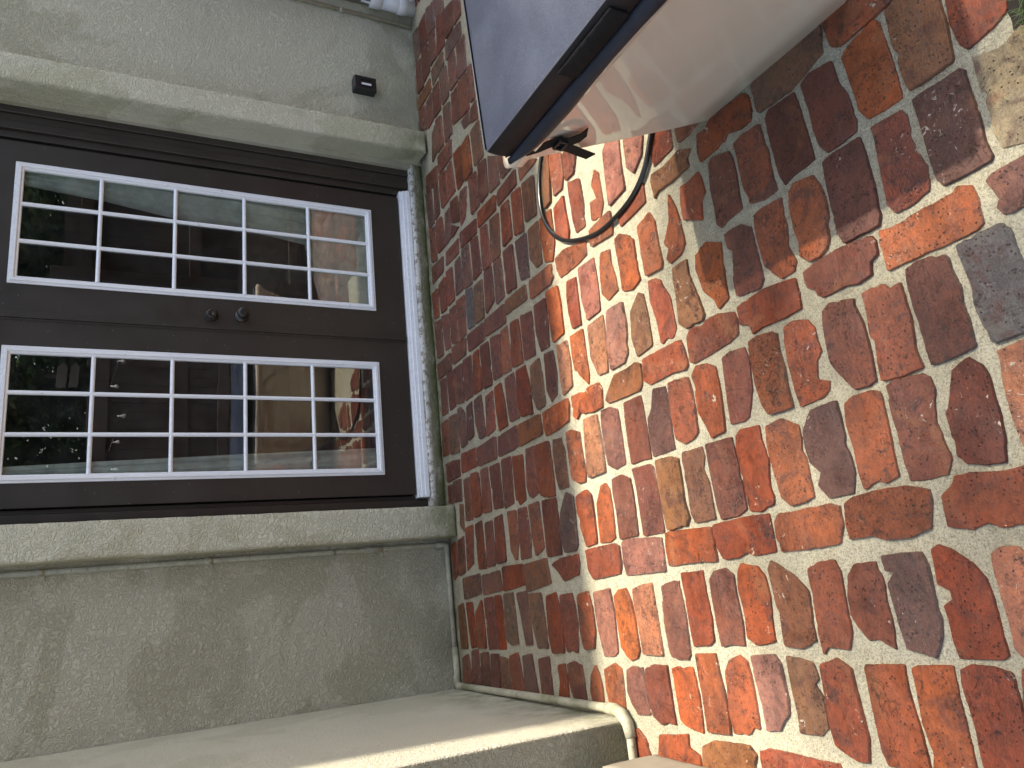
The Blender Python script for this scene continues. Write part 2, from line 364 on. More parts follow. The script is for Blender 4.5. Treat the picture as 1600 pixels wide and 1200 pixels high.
BR = """
o -252,-2723 -283,-2725 -334,-2730 -363,-2729 -399,-2746 -403,-2789 -402,-2830 -384,-2832 -317,-2830 -260,-2826 -205,-2823 -188,-2813 -203,-2740 -221,-2717
b -257,-2843 -337,-2846 -397,-2851 -401,-2876 -399,-2949 -393,-2954 -296,-2958 -252,-2956 -229,-2954 -192,-2911 -183,-2874 -195,-2845
r -321,-2966 -373,-2973 -394,-2985 -385,-3036 -370,-3068 -347,-3071 -328,-3070 -259,-2989 -261,-2969
r -114,-2694 -172,-2701 -185,-2723 -180,-2820 -181,-2869 -181,-2896 -103,-2805 -76,-2745 -71,-2727 -90,-2690
p -488,-2858 -557,-2858 -618,-2861 -636,-2870 -638,-2921 -636,-2967 -626,-2973 -590,-2967 -545,-2969 -480,-2966 -435,-2967 -426,-2959 -427,-2932 -425,-2874 -427,-2854
y -448,-2987 -499,-2987 -545,-2991 -588,-2986 -623,-2993 -635,-3035 -641,-3059 -421,-3117 -419,-3083 -435,-3039 -429,-3012 -422,-2988
k -715,-2966 -730,-2956 -749,-2964 -755,-3000 -758,-3034 -664,-3059 -660,-3028 -663,-2963 -671,-2949
r -458,-2748 -506,-2746 -564,-2744 -615,-2743 -640,-2757 -641,-2796 -633,-2820 -631,-2837 -611,-2841 -579,-2845 -535,-2834 -498,-2825 -479,-2831 -448,-2832 -430,-2823 -424,-2771 -424,-2746
p -544,-2607 -617,-2608 -648,-2618 -648,-2711 -629,-2719 -571,-2720 -511,-2718 -463,-2719 -430,-2715 -427,-2637 -434,-2608
m -272,-2601 -333,-2602 -385,-2609 -413,-2625 -413,-2665 -407,-2710 -383,-2716 -315,-2709 -269,-2693 -239,-2691 -205,-2687 -192,-2617 -205,-2593
m -263,-2469 -336,-2474 -390,-2477 -423,-2488 -414,-2520 -411,-2562 -407,-2586 -348,-2583 -290,-2577 -247,-2575 -211,-2570 -208,-2517 -205,-2484 -221,-2471
b -138,-2450 -191,-2455 -194,-2503 -196,-2569 -181,-2620 -167,-2669 -104,-2682 -91,-2678 -95,-2567 -103,-2450
o -108,-2266 -114,-2250 -113,-2222 -170,-2212 -201,-2219 -196,-2272 -195,-2313 -176,-2331 -195,-2378 -193,-2421 -168,-2428 -122,-2427 -105,-2412 -103,-2362 -100,-2282
o -286,-2355 -360,-2356 -390,-2367 -414,-2367 -426,-2417 -422,-2461 -371,-2454 -320,-2455 -274,-2449 -224,-2447 -219,-2384 -224,-2351
m -298,-2234 -360,-2236 -409,-2234 -427,-2249 -418,-2271 -411,-2334 -362,-2333 -314,-2336 -258,-2333 -232,-2324 -215,-2261 -222,-2245
o -282,-2107 -334,-2109 -368,-2182 -310,-2189 -294,-2207 -250,-2203 -222,-2195 -231,-2149 -228,-2116
b -140,-1987 -167,-1993 -201,-1994 -186,-2018 -188,-2083 -183,-2161 -156,-2160 -135,-2180 -112,-2132 -124,-2058 -117,-1997
o -86,-2135 -89,-2184 -79,-2216 -69,-2247 -36,-2196 -24,-2134 -41,-2134
o -492,-2490 -550,-2491 -584,-2498 -625,-2493 -647,-2513 -649,-2547 -635,-2570 -611,-2581 -581,-2581 -556,-2590 -514,-2591 -481,-2585 -448,-2573 -437,-2514 -455,-2496
o -493,-2365 -551,-2369 -599,-2374 -653,-2417 -650,-2461 -629,-2474 -578,-2457 -533,-2466 -499,-2461 -451,-2467 -446,-2401 -453,-2369
m -494,-2256 -512,-2274 -591,-2258 -638,-2259 -647,-2303 -647,-2348 -629,-2361 -582,-2358 -543,-2353 -479,-2351 -454,-2320 -450,-2277 -453,-2253
o -498,-2121 -576,-2138 -614,-2174 -647,-2183 -630,-2226 -582,-2225 -528,-2225 -468,-2233 -440,-2178 -449,-2148 -460,-2127
t -486,-2019 -544,-2021 -630,-2015 -655,-2043 -655,-2112 -639,-2123 -579,-2109 -504,-2087 -455,-2088 -453,-2065 -455,-2022
r -720,-2255 -731,-2285 -759,-2294 -752,-2330 -754,-2397 -751,-2459 -710,-2461 -670,-2458 -663,-2409 -658,-2354 -665,-2287 -669,-2255
m -710,-2487 -729,-2508 -749,-2532 -745,-2598 -753,-2627 -748,-2663 -720,-2670 -710,-2690 -680,-2693 -663,-2685 -656,-2598 -659,-2530 -667,-2490
r -755,-2030 -766,-2049 -760,-2121 -753,-2202 -742,-2237 -702,-2243 -676,-2234 -660,-2173 -663,-2052 -681,-2033
o -749,-1804 -772,-1837 -764,-1945 -772,-2004 -761,-2018 -715,-2014 -679,-2004 -678,-1851 -682,-1811
b -770,-1598 -772,-1705 -774,-1776 -756,-1791 -691,-1796 -679,-1770 -685,-1725 -685,-1649 -723,-1609 -753,-1582
o -759,-1365 -776,-1384 -757,-1415 -766,-1440 -773,-1490 -773,-1553 -711,-1563 -682,-1545 -682,-1477 -696,-1456 -687,-1422 -685,-1363
o -751,-1135 -787,-1148 -782,-1231 -768,-1321 -709,-1339 -684,-1330 -686,-1232 -691,-1138
o -698,-2705 -735,-2704 -756,-2707 -755,-2789 -756,-2839 -755,-2867 -757,-2907 -747,-2922 -712,-2922 -685,-2923 -664,-2918 -654,-2893 -661,-2881 -665,-2845 -663,-2813 -669,-2765 -668,-2733 -661,-2711
m -812,-2744 -849,-2746 -905,-2750 -958,-2751 -986,-2753 -984,-2801 -976,-2848 -924,-2850 -884,-2844 -855,-2848 -817,-2841 -778,-2841 -769,-2836 -768,-2770 -773,-2748
r -830,-2636 -882,-2633 -897,-2642 -943,-2635 -985,-2634 -989,-2679 -984,-2733 -943,-2725 -876,-2731 -828,-2728 -794,-2727 -798,-2700 -782,-2688 -780,-2664 -783,-2635
m -817,-2514 -861,-2513 -909,-2515 -938,-2531 -984,-2560 -987,-2598 -979,-2619 -934,-2620 -877,-2618 -838,-2615 -803,-2606 -784,-2606 -770,-2541 -783,-2521
g -789,-2865 -823,-2870 -862,-2875 -897,-2870 -939,-2876 -981,-2884 -981,-2911 -980,-2946 -980,-2964 -887,-2983 -866,-2970 -823,-2968 -785,-2966 -767,-2955 -766,-2905 -771,-2865
s -1021,-2888 -1064,-2883 -1120,-2881 -1157,-2883 -1185,-2887 -1184,-2925 -996,-2974 -996,-2937 -999,-2907 -1002,-2887
o -821,-2391 -871,-2390 -942,-2393 -985,-2400 -979,-2469 -966,-2491 -945,-2496 -936,-2470 -926,-2465 -888,-2472 -874,-2491 -844,-2486 -812,-2487 -784,-2468 -774,-2430 -780,-2399
o -834,-2269 -892,-2272 -951,-2281 -980,-2297 -981,-2335 -979,-2376 -924,-2371 -878,-2372 -825,-2366 -788,-2370 -777,-2353 -771,-2308 -776,-2271
m -847,-2160 -919,-2155 -973,-2155 -975,-2204 -967,-2224 -935,-2238 -903,-2249 -856,-2255 -822,-2260 -785,-2251 -779,-2196 -787,-2162
o -859,-2034 -907,-2033 -955,-2057 -993,-2071 -984,-2126 -912,-2131 -848,-2133 -803,-2131 -783,-2098 -777,-2054 -799,-2030
r -832,-1916 -892,-1914 -962,-1917 -984,-1953 -979,-1994 -964,-2016 -893,-2019 -840,-2017 -798,-2009 -792,-1953 -793,-1922
p -845,-1822 -876,-1794 -949,-1790 -993,-1796 -993,-1849 -989,-1903 -941,-1902 -885,-1903 -829,-1904 -797,-1899 -788,-1845
m -856,-1674 -934,-1674 -996,-1678 -993,-1739 -997,-1782 -893,-1780 -838,-1779 -790,-1773 -791,-1678
k -837,-1534 -905,-1535 -973,-1543 -996,-1584 -987,-1643 -927,-1642 -857,-1640 -803,-1637 -785,-1594 -784,-1542
s -858,-1419 -936,-1414 -999,-1417 -992,-1522 -911,-1521 -842,-1516 -790,-1512 -788,-1426
o -856,-1296 -914,-1297 -982,-1301 -1006,-1350 -1006,-1390 -970,-1398 -884,-1387 -827,-1386 -805,-1331 -807,-1295
b -858,-1184 -958,-1186 -1006,-1200 -1005,-1268 -875,-1268 -819,-1252 -814,-1193
r -909,-1052 -1007,-1052 -1022,-1106 -1023,-1162 -890,-1166 -809,-1154 -806,-1053
r -1105,-1314 -1167,-1326 -1232,-1347 -1225,-1416 -1141,-1418 -1060,-1416 -1037,-1387 -1050,-1317
o -1166,-1438 -1227,-1436 -1228,-1499 -1218,-1529 -1133,-1533 -1059,-1531 -1032,-1509 -1038,-1479 -1095,-1441
m -1080,-1553 -1137,-1559 -1226,-1557 -1223,-1660 -1100,-1661 -1041,-1656 -1021,-1609 -1027,-1558
m -1054,-1686 -1133,-1688 -1228,-1690 -1227,-1796 -1107,-1792 -1026,-1785 -1014,-1768 -1013,-1677
b -1081,-1805 -1161,-1809 -1223,-1816 -1220,-1905 -1198,-1922 -1147,-1910 -1099,-1913 -1025,-1913 -1011,-1879 -1009,-1806
t -1052,-1929 -1119,-1935 -1189,-1936 -1216,-1948 -1214,-2031 -1152,-2029 -1110,-2026 -1072,-2014 -1041,-2025 -1010,-2022 -1009,-1932
m -1086,-2042 -1176,-2047 -1220,-2056 -1217,-2126 -1204,-2157 -1144,-2156 -1061,-2152 -1009,-2146 -1007,-2040
r -1044,-2156 -1102,-2161 -1163,-2164 -1210,-2170 -1217,-2209 -1203,-2255 -1185,-2260 -1143,-2253 -1091,-2263 -1042,-2253 -1000,-2252 -996,-2180 -1010,-2162
o -1063,-2270 -1123,-2278 -1193,-2288 -1215,-2314 -1212,-2361 -1203,-2386 -1176,-2385 -1141,-2384 -1085,-2380 -1031,-2381 -1000,-2330 -1009,-2275
p -1088,-2392 -1124,-2398 -1152,-2423 -1180,-2408 -1214,-2431 -1213,-2499 -1164,-2514 -1103,-2507 -1035,-2506 -998,-2504 -1004,-2428 -1048,-2395
o -1061,-2520 -1115,-2527 -1166,-2525 -1207,-2531 -1204,-2584 -1193,-2621 -1148,-2619 -1092,-2621 -1041,-2622 -1007,-2622 -1001,-2599 -1001,-2551 -1013,-2526
m -1056,-2638 -1114,-2643 -1166,-2641 -1209,-2645 -1211,-2686 -1208,-2729 -1178,-2744 -1148,-2738 -1103,-2730 -1067,-2737 -1039,-2745 -1010,-2741 -999,-2726 -993,-2658 -1003,-2640
m -1090,-2761 -1140,-2761 -1179,-2761 -1194,-2777 -1203,-2807 -1205,-2848 -1151,-2858 -1089,-2858 -1041,-2857 -1020,-2851 -995,-2829 -1012,-2792 -1036,-2784 -1082,-2769
o -1281,-2464 -1314,-2467 -1311,-2528 -1322,-2558 -1324,-2612 -1310,-2664 -1256,-2681 -1233,-2680 -1218,-2628 -1218,-2560 -1223,-2495 -1234,-2470
r -1282,-2706 -1311,-2706 -1321,-2753 -1311,-2788 -1323,-2810 -1321,-2852 -1320,-2889 -1220,-2915 -1219,-2878 -1224,-2836 -1217,-2780 -1217,-2744 -1235,-2732 -1250,-2708
o -1280,-2244 -1325,-2255 -1323,-2392 -1318,-2435 -1279,-2451 -1237,-2451 -1228,-2425 -1233,-2315 -1231,-2267 -1249,-2249
r -1279,-2015 -1327,-2042 -1325,-2183 -1323,-2234 -1263,-2232 -1226,-2230 -1226,-2142 -1231,-2020
o -1283,-1794 -1329,-1799 -1326,-1919 -1330,-2011 -1271,-2010 -1235,-2005 -1229,-1802
k -1304,-1558 -1344,-1571 -1342,-1775 -1281,-1777 -1243,-1776 -1238,-1728 -1229,-1598 -1238,-1562
r -1276,-1341 -1316,-1344 -1346,-1367 -1340,-1450 -1336,-1532 -1303,-1543 -1249,-1544 -1238,-1520 -1240,-1416 -1245,-1339
r -1303,-1124 -1342,-1163 -1325,-1268 -1285,-1282 -1251,-1276 -1258,-1153 -1276,-1080
o -1516,-1243 -1583,-1253 -1575,-1319 -1515,-1336 -1429,-1331 -1385,-1316 -1396,-1243
r -1530,-1116 -1593,-1125 -1595,-1202 -1529,-1217 -1444,-1219 -1388,-1204 -1392,-1118
r -1531,-1003 -1600,-1018 -1598,-1106 -1461,-1108 -1381,-1087 -1393,-1008
k -1498,-1357 -1557,-1368 -1600,-1378 -1598,-1437 -1584,-1459 -1465,-1467 -1382,-1456 -1391,-1357
o -1486,-1485 -1567,-1489 -1594,-1512 -1607,-1531 -1600,-1568 -1576,-1584 -1487,-1580 -1427,-1573 -1386,-1553 -1389,-1516 -1408,-1485
s -1447,-1590 -1518,-1601 -1587,-1605 -1588,-1704 -1468,-1700 -1376,-1695 -1378,-1648 -1390,-1592
m -1431,-1735 -1491,-1733 -1569,-1739 -1596,-1752 -1595,-1823 -1581,-1835 -1470,-1836 -1377,-1828 -1374,-1805 -1386,-1742
r -1407,-1847 -1497,-1851 -1557,-1858 -1553,-1925 -1540,-1945 -1480,-1949 -1411,-1942 -1353,-1943 -1354,-1841
m -1420,-1967 -1489,-1970 -1555,-1977 -1549,-2020 -1552,-2065 -1494,-2070 -1427,-2062 -1373,-2063 -1352,-2036 -1358,-1989 -1379,-1967
o -1407,-2079 -1469,-2088 -1530,-2082 -1549,-2110 -1540,-2179 -1506,-2177 -1467,-2181 -1431,-2185 -1383,-2180 -1356,-2158 -1346,-2101 -1364,-2087
b -1404,-2202 -1452,-2207 -1498,-2212 -1549,-2209 -1554,-2265 -1538,-2309 -1487,-2307 -1424,-2313 -1385,-2277 -1355,-2231 -1345,-2211 -1364,-2198
r -1436,-2325 -1520,-2323 -1565,-2326 -1548,-2344 -1552,-2402 -1512,-2417 -1456,-2415 -1385,-2418 -1357,-2406 -1358,-2364 -1372,-2323
m -1440,-2426 -1478,-2426 -1510,-2441 -1532,-2463 -1528,-2486 -1541,-2505 -1549,-2523 -1488,-2526 -1452,-2522 -1425,-2526 -1394,-2523 -1368,-2516 -1371,-2458 -1394,-2438
p -1386,-2539 -1392,-2564 -1417,-2541 -1497,-2547 -1548,-2554 -1556,-2592 -1563,-2614 -1522,-2636 -1489,-2642 -1434,-2638 -1387,-2640 -1357,-2631 -1356,-2573 -1358,-2538
r -1389,-2657 -1422,-2655 -1436,-2679 -1452,-2679 -1464,-2658 -1489,-2661 -1529,-2659 -1563,-2664 -1562,-2749 -1555,-2761 -1501,-2759 -1451,-2758 -1419,-2754 -1390,-2736 -1358,-2699 -1347,-2674 -1355,-2658
s -1396,-2776 -1451,-2778 -1490,-2780 -1543,-2778 -1557,-2790 -1563,-2826 -1365,-2878 -1373,-2838 -1363,-2825 -1362,-2797 -1373,-2778
o -1650,-1860 -1713,-1865 -1784,-1865 -1782,-1956 -1746,-1959 -1685,-1955 -1620,-1945 -1578,-1942 -1581,-1856
o -1664,-1970 -1725,-1964 -1777,-1970 -1774,-2025 -1754,-2071 -1689,-2070 -1638,-2068 -1595,-2063 -1579,-2037 -1593,-1996 -1623,-1973
k -1637,-2088 -1694,-2097 -1757,-2098 -1750,-2143 -1730,-2159 -1709,-2180 -1672,-2184 -1631,-2181 -1598,-2181 -1573,-2166 -1578,-2085
t -1649,-2206 -1714,-2210 -1750,-2206 -1749,-2270 -1730,-2296 -1664,-2296 -1637,-2279 -1625,-2294 -1590,-2286 -1580,-2248 -1576,-2205
r -1654,-2308 -1714,-2305 -1764,-2311 -1778,-2337 -1790,-2369 -1788,-2395 -1739,-2405 -1692,-2400 -1638,-2396 -1598,-2395 -1576,-2359 -1592,-2308
r -1693,-2433 -1765,-2436 -1789,-2446 -1783,-2543 -1740,-2542 -1691,-2537 -1634,-2532 -1583,-2535 -1587,-2432
o -1636,-2552 -1698,-2550 -1749,-2561 -1790,-2550 -1776,-2641 -1765,-2644 -1727,-2643 -1677,-2643 -1630,-2642 -1580,-2644 -1584,-2565 -1591,-2551
r -1621,-2658 -1667,-2663 -1725,-2661 -1773,-2661 -1758,-2759 -1677,-2758 -1640,-2760 -1588,-2758 -1579,-2724 -1577,-2683 -1587,-2660
o -1658,-2767 -1758,-2759 -1752,-2805 -1581,-2832 -1580,-2780
o -1705,-1743 -1768,-1746 -1782,-1778 -1786,-1811 -1791,-1840 -1698,-1844 -1647,-1839 -1619,-1834 -1619,-1764 -1627,-1738
m -1697,-1606 -1767,-1616 -1788,-1653 -1778,-1683 -1782,-1719 -1718,-1716 -1675,-1714 -1619,-1715 -1620,-1644 -1633,-1608
k -1705,-1490 -1742,-1506 -1770,-1534 -1765,-1597 -1705,-1594 -1660,-1588 -1630,-1585 -1629,-1533 -1642,-1501
o -1705,-1365 -1753,-1374 -1767,-1442 -1761,-1462 -1691,-1467 -1639,-1468 -1623,-1431 -1644,-1368
o -1721,-1260 -1757,-1273 -1752,-1335 -1699,-1335 -1662,-1327 -1634,-1309 -1669,-1276
m -1695,-1121 -1758,-1134 -1757,-1226 -1681,-1222 -1638,-1215 -1627,-1164 -1638,-1120
r -1699,-1054 -1759,-1031 -1758,-1102 -1687,-1104 -1638,-1096 -1645,-1047
r -1863,-1445 -1899,-1451 -1898,-1511 -1895,-1576 -1839,-1552 -1815,-1517 -1835,-1455
o -1879,-1615 -1911,-1639 -1886,-1809 -1854,-1806 -1839,-1764 -1804,-1767 -1815,-1699 -1819,-1632
b -1902,-1816 -1869,-2033 -1822,-2040 -1802,-2018 -1808,-1884 -1828,-1830
r -1865,-2056 -1826,-2313 -1805,-2307 -1806,-2251 -1803,-2165 -1800,-2095 -1810,-2059
r 740,-297 635,-308 639,-401 813,-399 835,-300
r 641,-410 643,-490 827,-474 817,-418
r 630,-520 639,-604 839,-599 846,-507
o 623,-618 634,-707 841,-698 834,-607
b 642,-734 639,-841 845,-826 840,-724
r 840,-311 847,-479 947,-489 944,-307
r 419,-659 426,-752 612,-745 628,-654
m 472,-754 424,-774 434,-849 615,-858 628,-771
m 424,-869 420,-972 557,-973 608,-886
m 427,-993 428,-1104 480,-1102 549,-985
m 370,-934 322,-937 331,-1121 404,-1124 392,-952
r 320,-715 318,-909 391,-918 400,-724
m 312,-499 308,-690 382,-697 400,-500
r 306,-298 304,-464 381,-480 383,-305
m 288,-96 297,-251 378,-267 387,-96
o 330,-1157 337,-1288 344,-1312 399,-1196 380,-1156
r 533,-519 428,-523 447,-576 503,-604 596,-623 603,-550
m 498,-417 462,-505 604,-508 617,-414
m 419,-401 436,-499 485,-414
m 417,-311 429,-394 594,-401 590,-337
m 621,-200 632,-270 825,-269 826,-211
m 617,-100 616,-180 812,-178 836,-90
r 419,-209 421,-303 598,-292 603,-207
r 411,-110 393,-185 594,-185 609,-98
r 838,-101 811,-267 909,-286 938,-110
r 197,-727 93,-727 94,-813 298,-806 310,-728
m 91,-614 101,-707 293,-694 305,-611
m 96,-497 88,-598 296,-586 299,-505
m 101,-398 102,-481 284,-477 279,-408
r 90,-282 91,-370 274,-372 276,-283
b 190,-826 94,-827 95,-909 293,-931 303,-836
r 113,-953 122,-1038 301,-1038 304,-960
r 114,-1067 101,-1143 302,-1151 308,-1072
b 128,-1167 118,-1262 289,-1272 301,-1175
m -116,-720 -87,-809 82,-811 84,-732
m -114,-831 -104,-913 84,-907 83,-839
m -107,-944 -109,-1031 91,-1031 90,-948
p -41,-1065 -98,-1076 -112,-1149 83,-1157 86,-1061
b -41,-1171 -100,-1214 -97,-1259 87,-1266 86,-1175
o -212,-1144 -211,-1307 -189,-1333 -132,-1325 -133,-1145
b -192,-907 -198,-1107 -128,-1105 -131,-920
o 8,-1276 -105,-1284 -128,-1342 -65,-1371 84,-1373 85,-1282
r -39,-1397 -80,-1438 -106,-1471 -65,-1485 30,-1477 86,-1475 70,-1401
r -28,-1517 -97,-1529 -97,-1593 9,-1599 95,-1591 118,-1516
r 195,-1408 120,-1412 120,-1473 164,-1493 264,-1495 307,-1423 282,-1407
r 135,-1506 135,-1563 212,-1599 258,-1523 238,-1509
o 25,-1665 -37,-1685 -30,-1643 -98,-1637 -120,-1691 -70,-1719 50,-1713 72,-1693
k 2,-1753 -102,-1753 -86,-1850 -2,-1847 102,-1856 136,-1784 107,-1756
k -25,-1880 -61,-1908 -25,-1960 40,-1979 94,-1892 72,-1880
r -98,-2012 -86,-2107 -8,-2106 28,-2035 -13,-2019 -55,-2002
b 204,-1341 104,-1335 112,-1385 310,-1408 329,-1385 304,-1369
o -194,-1615 -206,-1745 -167,-1754 -118,-1749 -131,-1620
r -204,-1800 -188,-1943 -119,-1945 -131,-1862 -171,-1792
o -177,-1366 -220,-1386 -215,-1502 -207,-1577 -152,-1580 -119,-1429 -126,-1362
r -306,-1411 -375,-1415 -439,-1428 -442,-1487 -326,-1486 -258,-1488 -249,-1424
k -362,-1514 -443,-1531 -436,-1618 -355,-1620 -281,-1620 -236,-1614 -234,-1512
o -293,-1647 -382,-1639 -421,-1671 -406,-1734 -351,-1727 -298,-1715 -252,-1718 -241,-1663
o -284,-1758 -343,-1763 -421,-1761 -438,-1813 -421,-1860 -383,-1854 -323,-1854 -267,-1853 -226,-1787 -232,-1758
o -302,-1888 -353,-1890 -424,-1894 -430,-1973 -412,-1981 -347,-1973 -270,-1971 -230,-1954 -247,-1886
o -306,-2042 -361,-2003 -387,-2022 -413,-2003 -434,-2017 -426,-2069 -403,-2093 -328,-2086 -281,-2079 -222,-2058
o -348,-1272 -443,-1276 -433,-1363 -303,-1363 -233,-1354 -233,-1266
k -575,-1635 -662,-1635 -660,-1716 -632,-1741 -533,-1753 -458,-1748 -456,-1659
s -586,-1525 -658,-1559 -661,-1615 -548,-1625 -458,-1626 -466,-1526
o -538,-1401 -594,-1407 -670,-1484 -635,-1496 -552,-1493 -463,-1491 -463,-1404
t -598,-1771 -663,-1788 -649,-1871 -553,-1870 -475,-1861 -461,-1836 -507,-1782
r -510,-1894 -581,-1911 -661,-1915 -659,-1976 -636,-1994 -538,-1986 -470,-1957 -451,-1935 -446,-1899
s -587,-1299 -665,-1306 -645,-1377 -541,-1382 -468,-1374 -461,-1298
m -612,-1187 -667,-1216 -648,-1261 -560,-1275 -473,-1264 -468,-1198
m -362,-1156 -447,-1176 -446,-1245 -341,-1252 -249,-1252 -246,-1160
m -441,-1037 -445,-1127 -259,-1134 -246,-1038
r -331,-934 -438,-924 -444,-1019 -249,-1013 -245,-947
o -439,-822 -445,-910 -243,-909 -247,-843
m -441,-735 -440,-815 -254,-828 -243,-735
m -451,-621 -452,-712 -249,-706 -245,-620
r -446,-511 -446,-600 -250,-597 -256,-535
m -449,-401 -449,-495 -250,-505 -249,-410
m -439,-297 -452,-385 -257,-392 -256,-300
m -448,-201 -444,-279 -257,-283 -252,-196
m -452,-93 -451,-174 -267,-175 -267,-102
r -255,-86 -244,-260 -160,-268 -169,-84
r -232,-288 -228,-447 -147,-463 -143,-289
m -228,-486 -228,-682 -144,-685 -140,-481
m -221,-697 -225,-900 -135,-900 -140,-700
m -136,-91 -141,-173 55,-175 70,-83
r -129,-203 -131,-274 47,-283 65,-186
r -123,-301 -138,-375 59,-372 64,-295
r -137,-392 -131,-474 70,-491 72,-383
g -117,-509 -122,-578 66,-586 83,-510
b -121,-593 -124,-689 62,-706 63,-609
r 90,-87 81,-152 238,-164 236,-76
r 82,-190 83,-263 259,-271 244,-184
b -597,-1071 -672,-1104 -664,-1165 -553,-1163 -470,-1154 -481,-1085
r -574,-943 -664,-959 -673,-1055 -542,-1049 -462,-1032 -463,-949
m -576,-844 -662,-857 -662,-942 -560,-934 -461,-925 -466,-842
r -576,-727 -675,-739 -668,-824 -568,-814 -470,-795 -475,-728
r -673,-610 -658,-702 -481,-706 -490,-627
m -582,-505 -668,-532 -664,-597 -468,-581 -476,-505
p -652,-399 -635,-464 -472,-475 -484,-410
m -568,-304 -667,-317 -655,-383 -509,-381 -469,-341 -471,-307
b -669,-166 -679,-282 -484,-280 -479,-178
r -662,-61 -664,-141 -485,-159 -489,-77
b -783,-916 -772,-1115 -690,-1111 -691,-924
m -787,-708 -782,-910 -687,-906 -697,-721
m -790,-492 -788,-688 -689,-696 -703,-495
r -788,-284 -784,-471 -696,-474 -694,-295
m -801,-96 -797,-266 -715,-266 -707,-175 -709,-97
r -1019,-293 -1019,-377 -821,-372 -823,-309
r -1016,-401 -1009,-483 -812,-480 -809,-390
r -1008,-497 -1008,-588 -809,-581 -811,-509
m -1010,-608 -1006,-707 -811,-703 -814,-608
m -1016,-718 -1004,-814 -805,-820 -805,-731
r -991,-835 -1017,-865 -1003,-920 -819,-931 -811,-837
r -955,-948 -1007,-965 -994,-1039 -805,-1037 -805,-969
m -905,-93 -913,-151 -820,-153 -817,-93
m -911,-160 -918,-258 -811,-271 -810,-172
b -1029,-219 -1064,-260 -936,-270 -930,-231
r -1251,-261 -1221,-343 -1045,-365 -1053,-278
r -1250,-396 -1253,-481 -1039,-469 -1049,-401
m -1248,-496 -1248,-584 -1049,-579 -1055,-508
m -1241,-605 -1234,-690 -1037,-688 -1045,-614
r -1196,-754 -1241,-792 -1149,-824 -1037,-819 -1033,-746
r -1242,-834 -1235,-915 -1160,-931 -1034,-913 -1034,-837
o -1162,-953 -1234,-964 -1209,-1033 -1028,-1026 -1033,-948
m -1246,-1057 -1244,-1166 -1033,-1165 -1029,-1052
p -1155,-1176 -1240,-1196 -1239,-1270 -1218,-1288 -1046,-1291 -1025,-1244 -1090,-1196
r -1284,-93 -1262,-139 -1102,-147 -1114,-77
m -1269,-162 -1255,-237 -1087,-247 -1104,-171
m -1382,-203 -1362,-402 -1271,-399 -1283,-199
r -1369,-429 -1356,-626 -1269,-612 -1281,-426
r -1360,-644 -1342,-840 -1257,-836 -1257,-641
b -1370,-857 -1347,-1059 -1249,-1040 -1261,-852
b -1604,-120 -1606,-198 -1398,-182 -1411,-119
r -1530,-233 -1601,-246 -1593,-303 -1397,-288 -1398,-221
r -1599,-320 -1597,-409 -1389,-400 -1451,-324
m -1603,-433 -1597,-534 -1379,-523 -1383,-428
r -1601,-542 -1596,-614 -1375,-606 -1376,-540
b -1560,-630 -1581,-671 -1571,-733 -1369,-724 -1372,-638
m -1463,-785 -1576,-804 -1574,-859 -1367,-849 -1373,-761
b -1464,-870 -1586,-904 -1584,-983 -1378,-970 -1380,-867
r -1756,-119 -1757,-223 -1631,-193 -1647,-131
m -1757,-223 -1758,-323 -1606,-310 -1615,-234
m -1757,-332 -1758,-418 -1614,-423 -1623,-333
m -1757,-435 -1758,-524 -1621,-529 -1623,-455
b -1757,-540 -1758,-625 -1637,-621 -1630,-544
r -1759,-648 -1756,-750 -1609,-717 -1624,-639
m -1761,-763 -1759,-866 -1611,-838 -1620,-766
m -1757,-899 -1757,-982 -1616,-982 -1628,-895
m 1717,-80 1730,-180 1905,-165 1922,-69
m 1721,-178 1718,-294 1914,-274 1905,-177
m 1726,-307 1715,-404 1882,-404 1914,-297
m 1747,-432 1705,-529 1829,-544 1882,-415
m 1530,-536 1521,-604 1531,-635 1680,-645 1712,-531
m 1524,-649 1525,-738 1648,-745 1680,-655
m 1520,-409 1513,-512 1708,-520 1739,-431
m 1527,-302 1526,-400 1706,-392 1718,-305
m 1501,-183 1510,-287 1701,-279 1714,-188
m 1493,-87 1485,-180 1680,-170 1701,-90
b 1386,-78 1392,-287 1469,-279 1460,-80
b 1394,-309 1412,-482 1495,-478 1495,-307
m 1405,-515 1409,-724 1495,-723 1510,-611 1502,-526
m 1257,-78 1200,-182 1357,-178 1379,-89
m 1187,-202 1200,-293 1369,-293 1359,-202
m 1194,-303 1192,-397 1372,-391 1378,-306
m 1195,-419 1194,-509 1385,-507 1390,-415
r 1205,-531 1199,-635 1391,-626 1388,-538
m 1200,-645 1188,-742 1391,-757 1400,-647
b 962,-225 992,-306 1155,-295 1132,-247
r 971,-312 972,-395 1154,-390 1172,-309
m 968,-414 966,-512 1158,-512 1174,-425
r 1004,-529 982,-628 1175,-621 1184,-536
r 976,-636 964,-741 1173,-740 1178,-640
r 981,-762 978,-812 1177,-802 1183,-759
m 899,-657 892,-717 955,-730 955,-632
m 887,-725 856,-820 959,-817 953,-756
"""
TONE = dict(o=(.250, .060, .017), r=(.190, .041, .015), m=(.125, .036, .021), k=(.205, .082, .058), b=(.155, .058, .021),
            t=(.155, .069, .034), g=(.095, .090, .085), y=(.235, .175, .10), p=(.098, .041, .030), s=(.30, .115, .056))

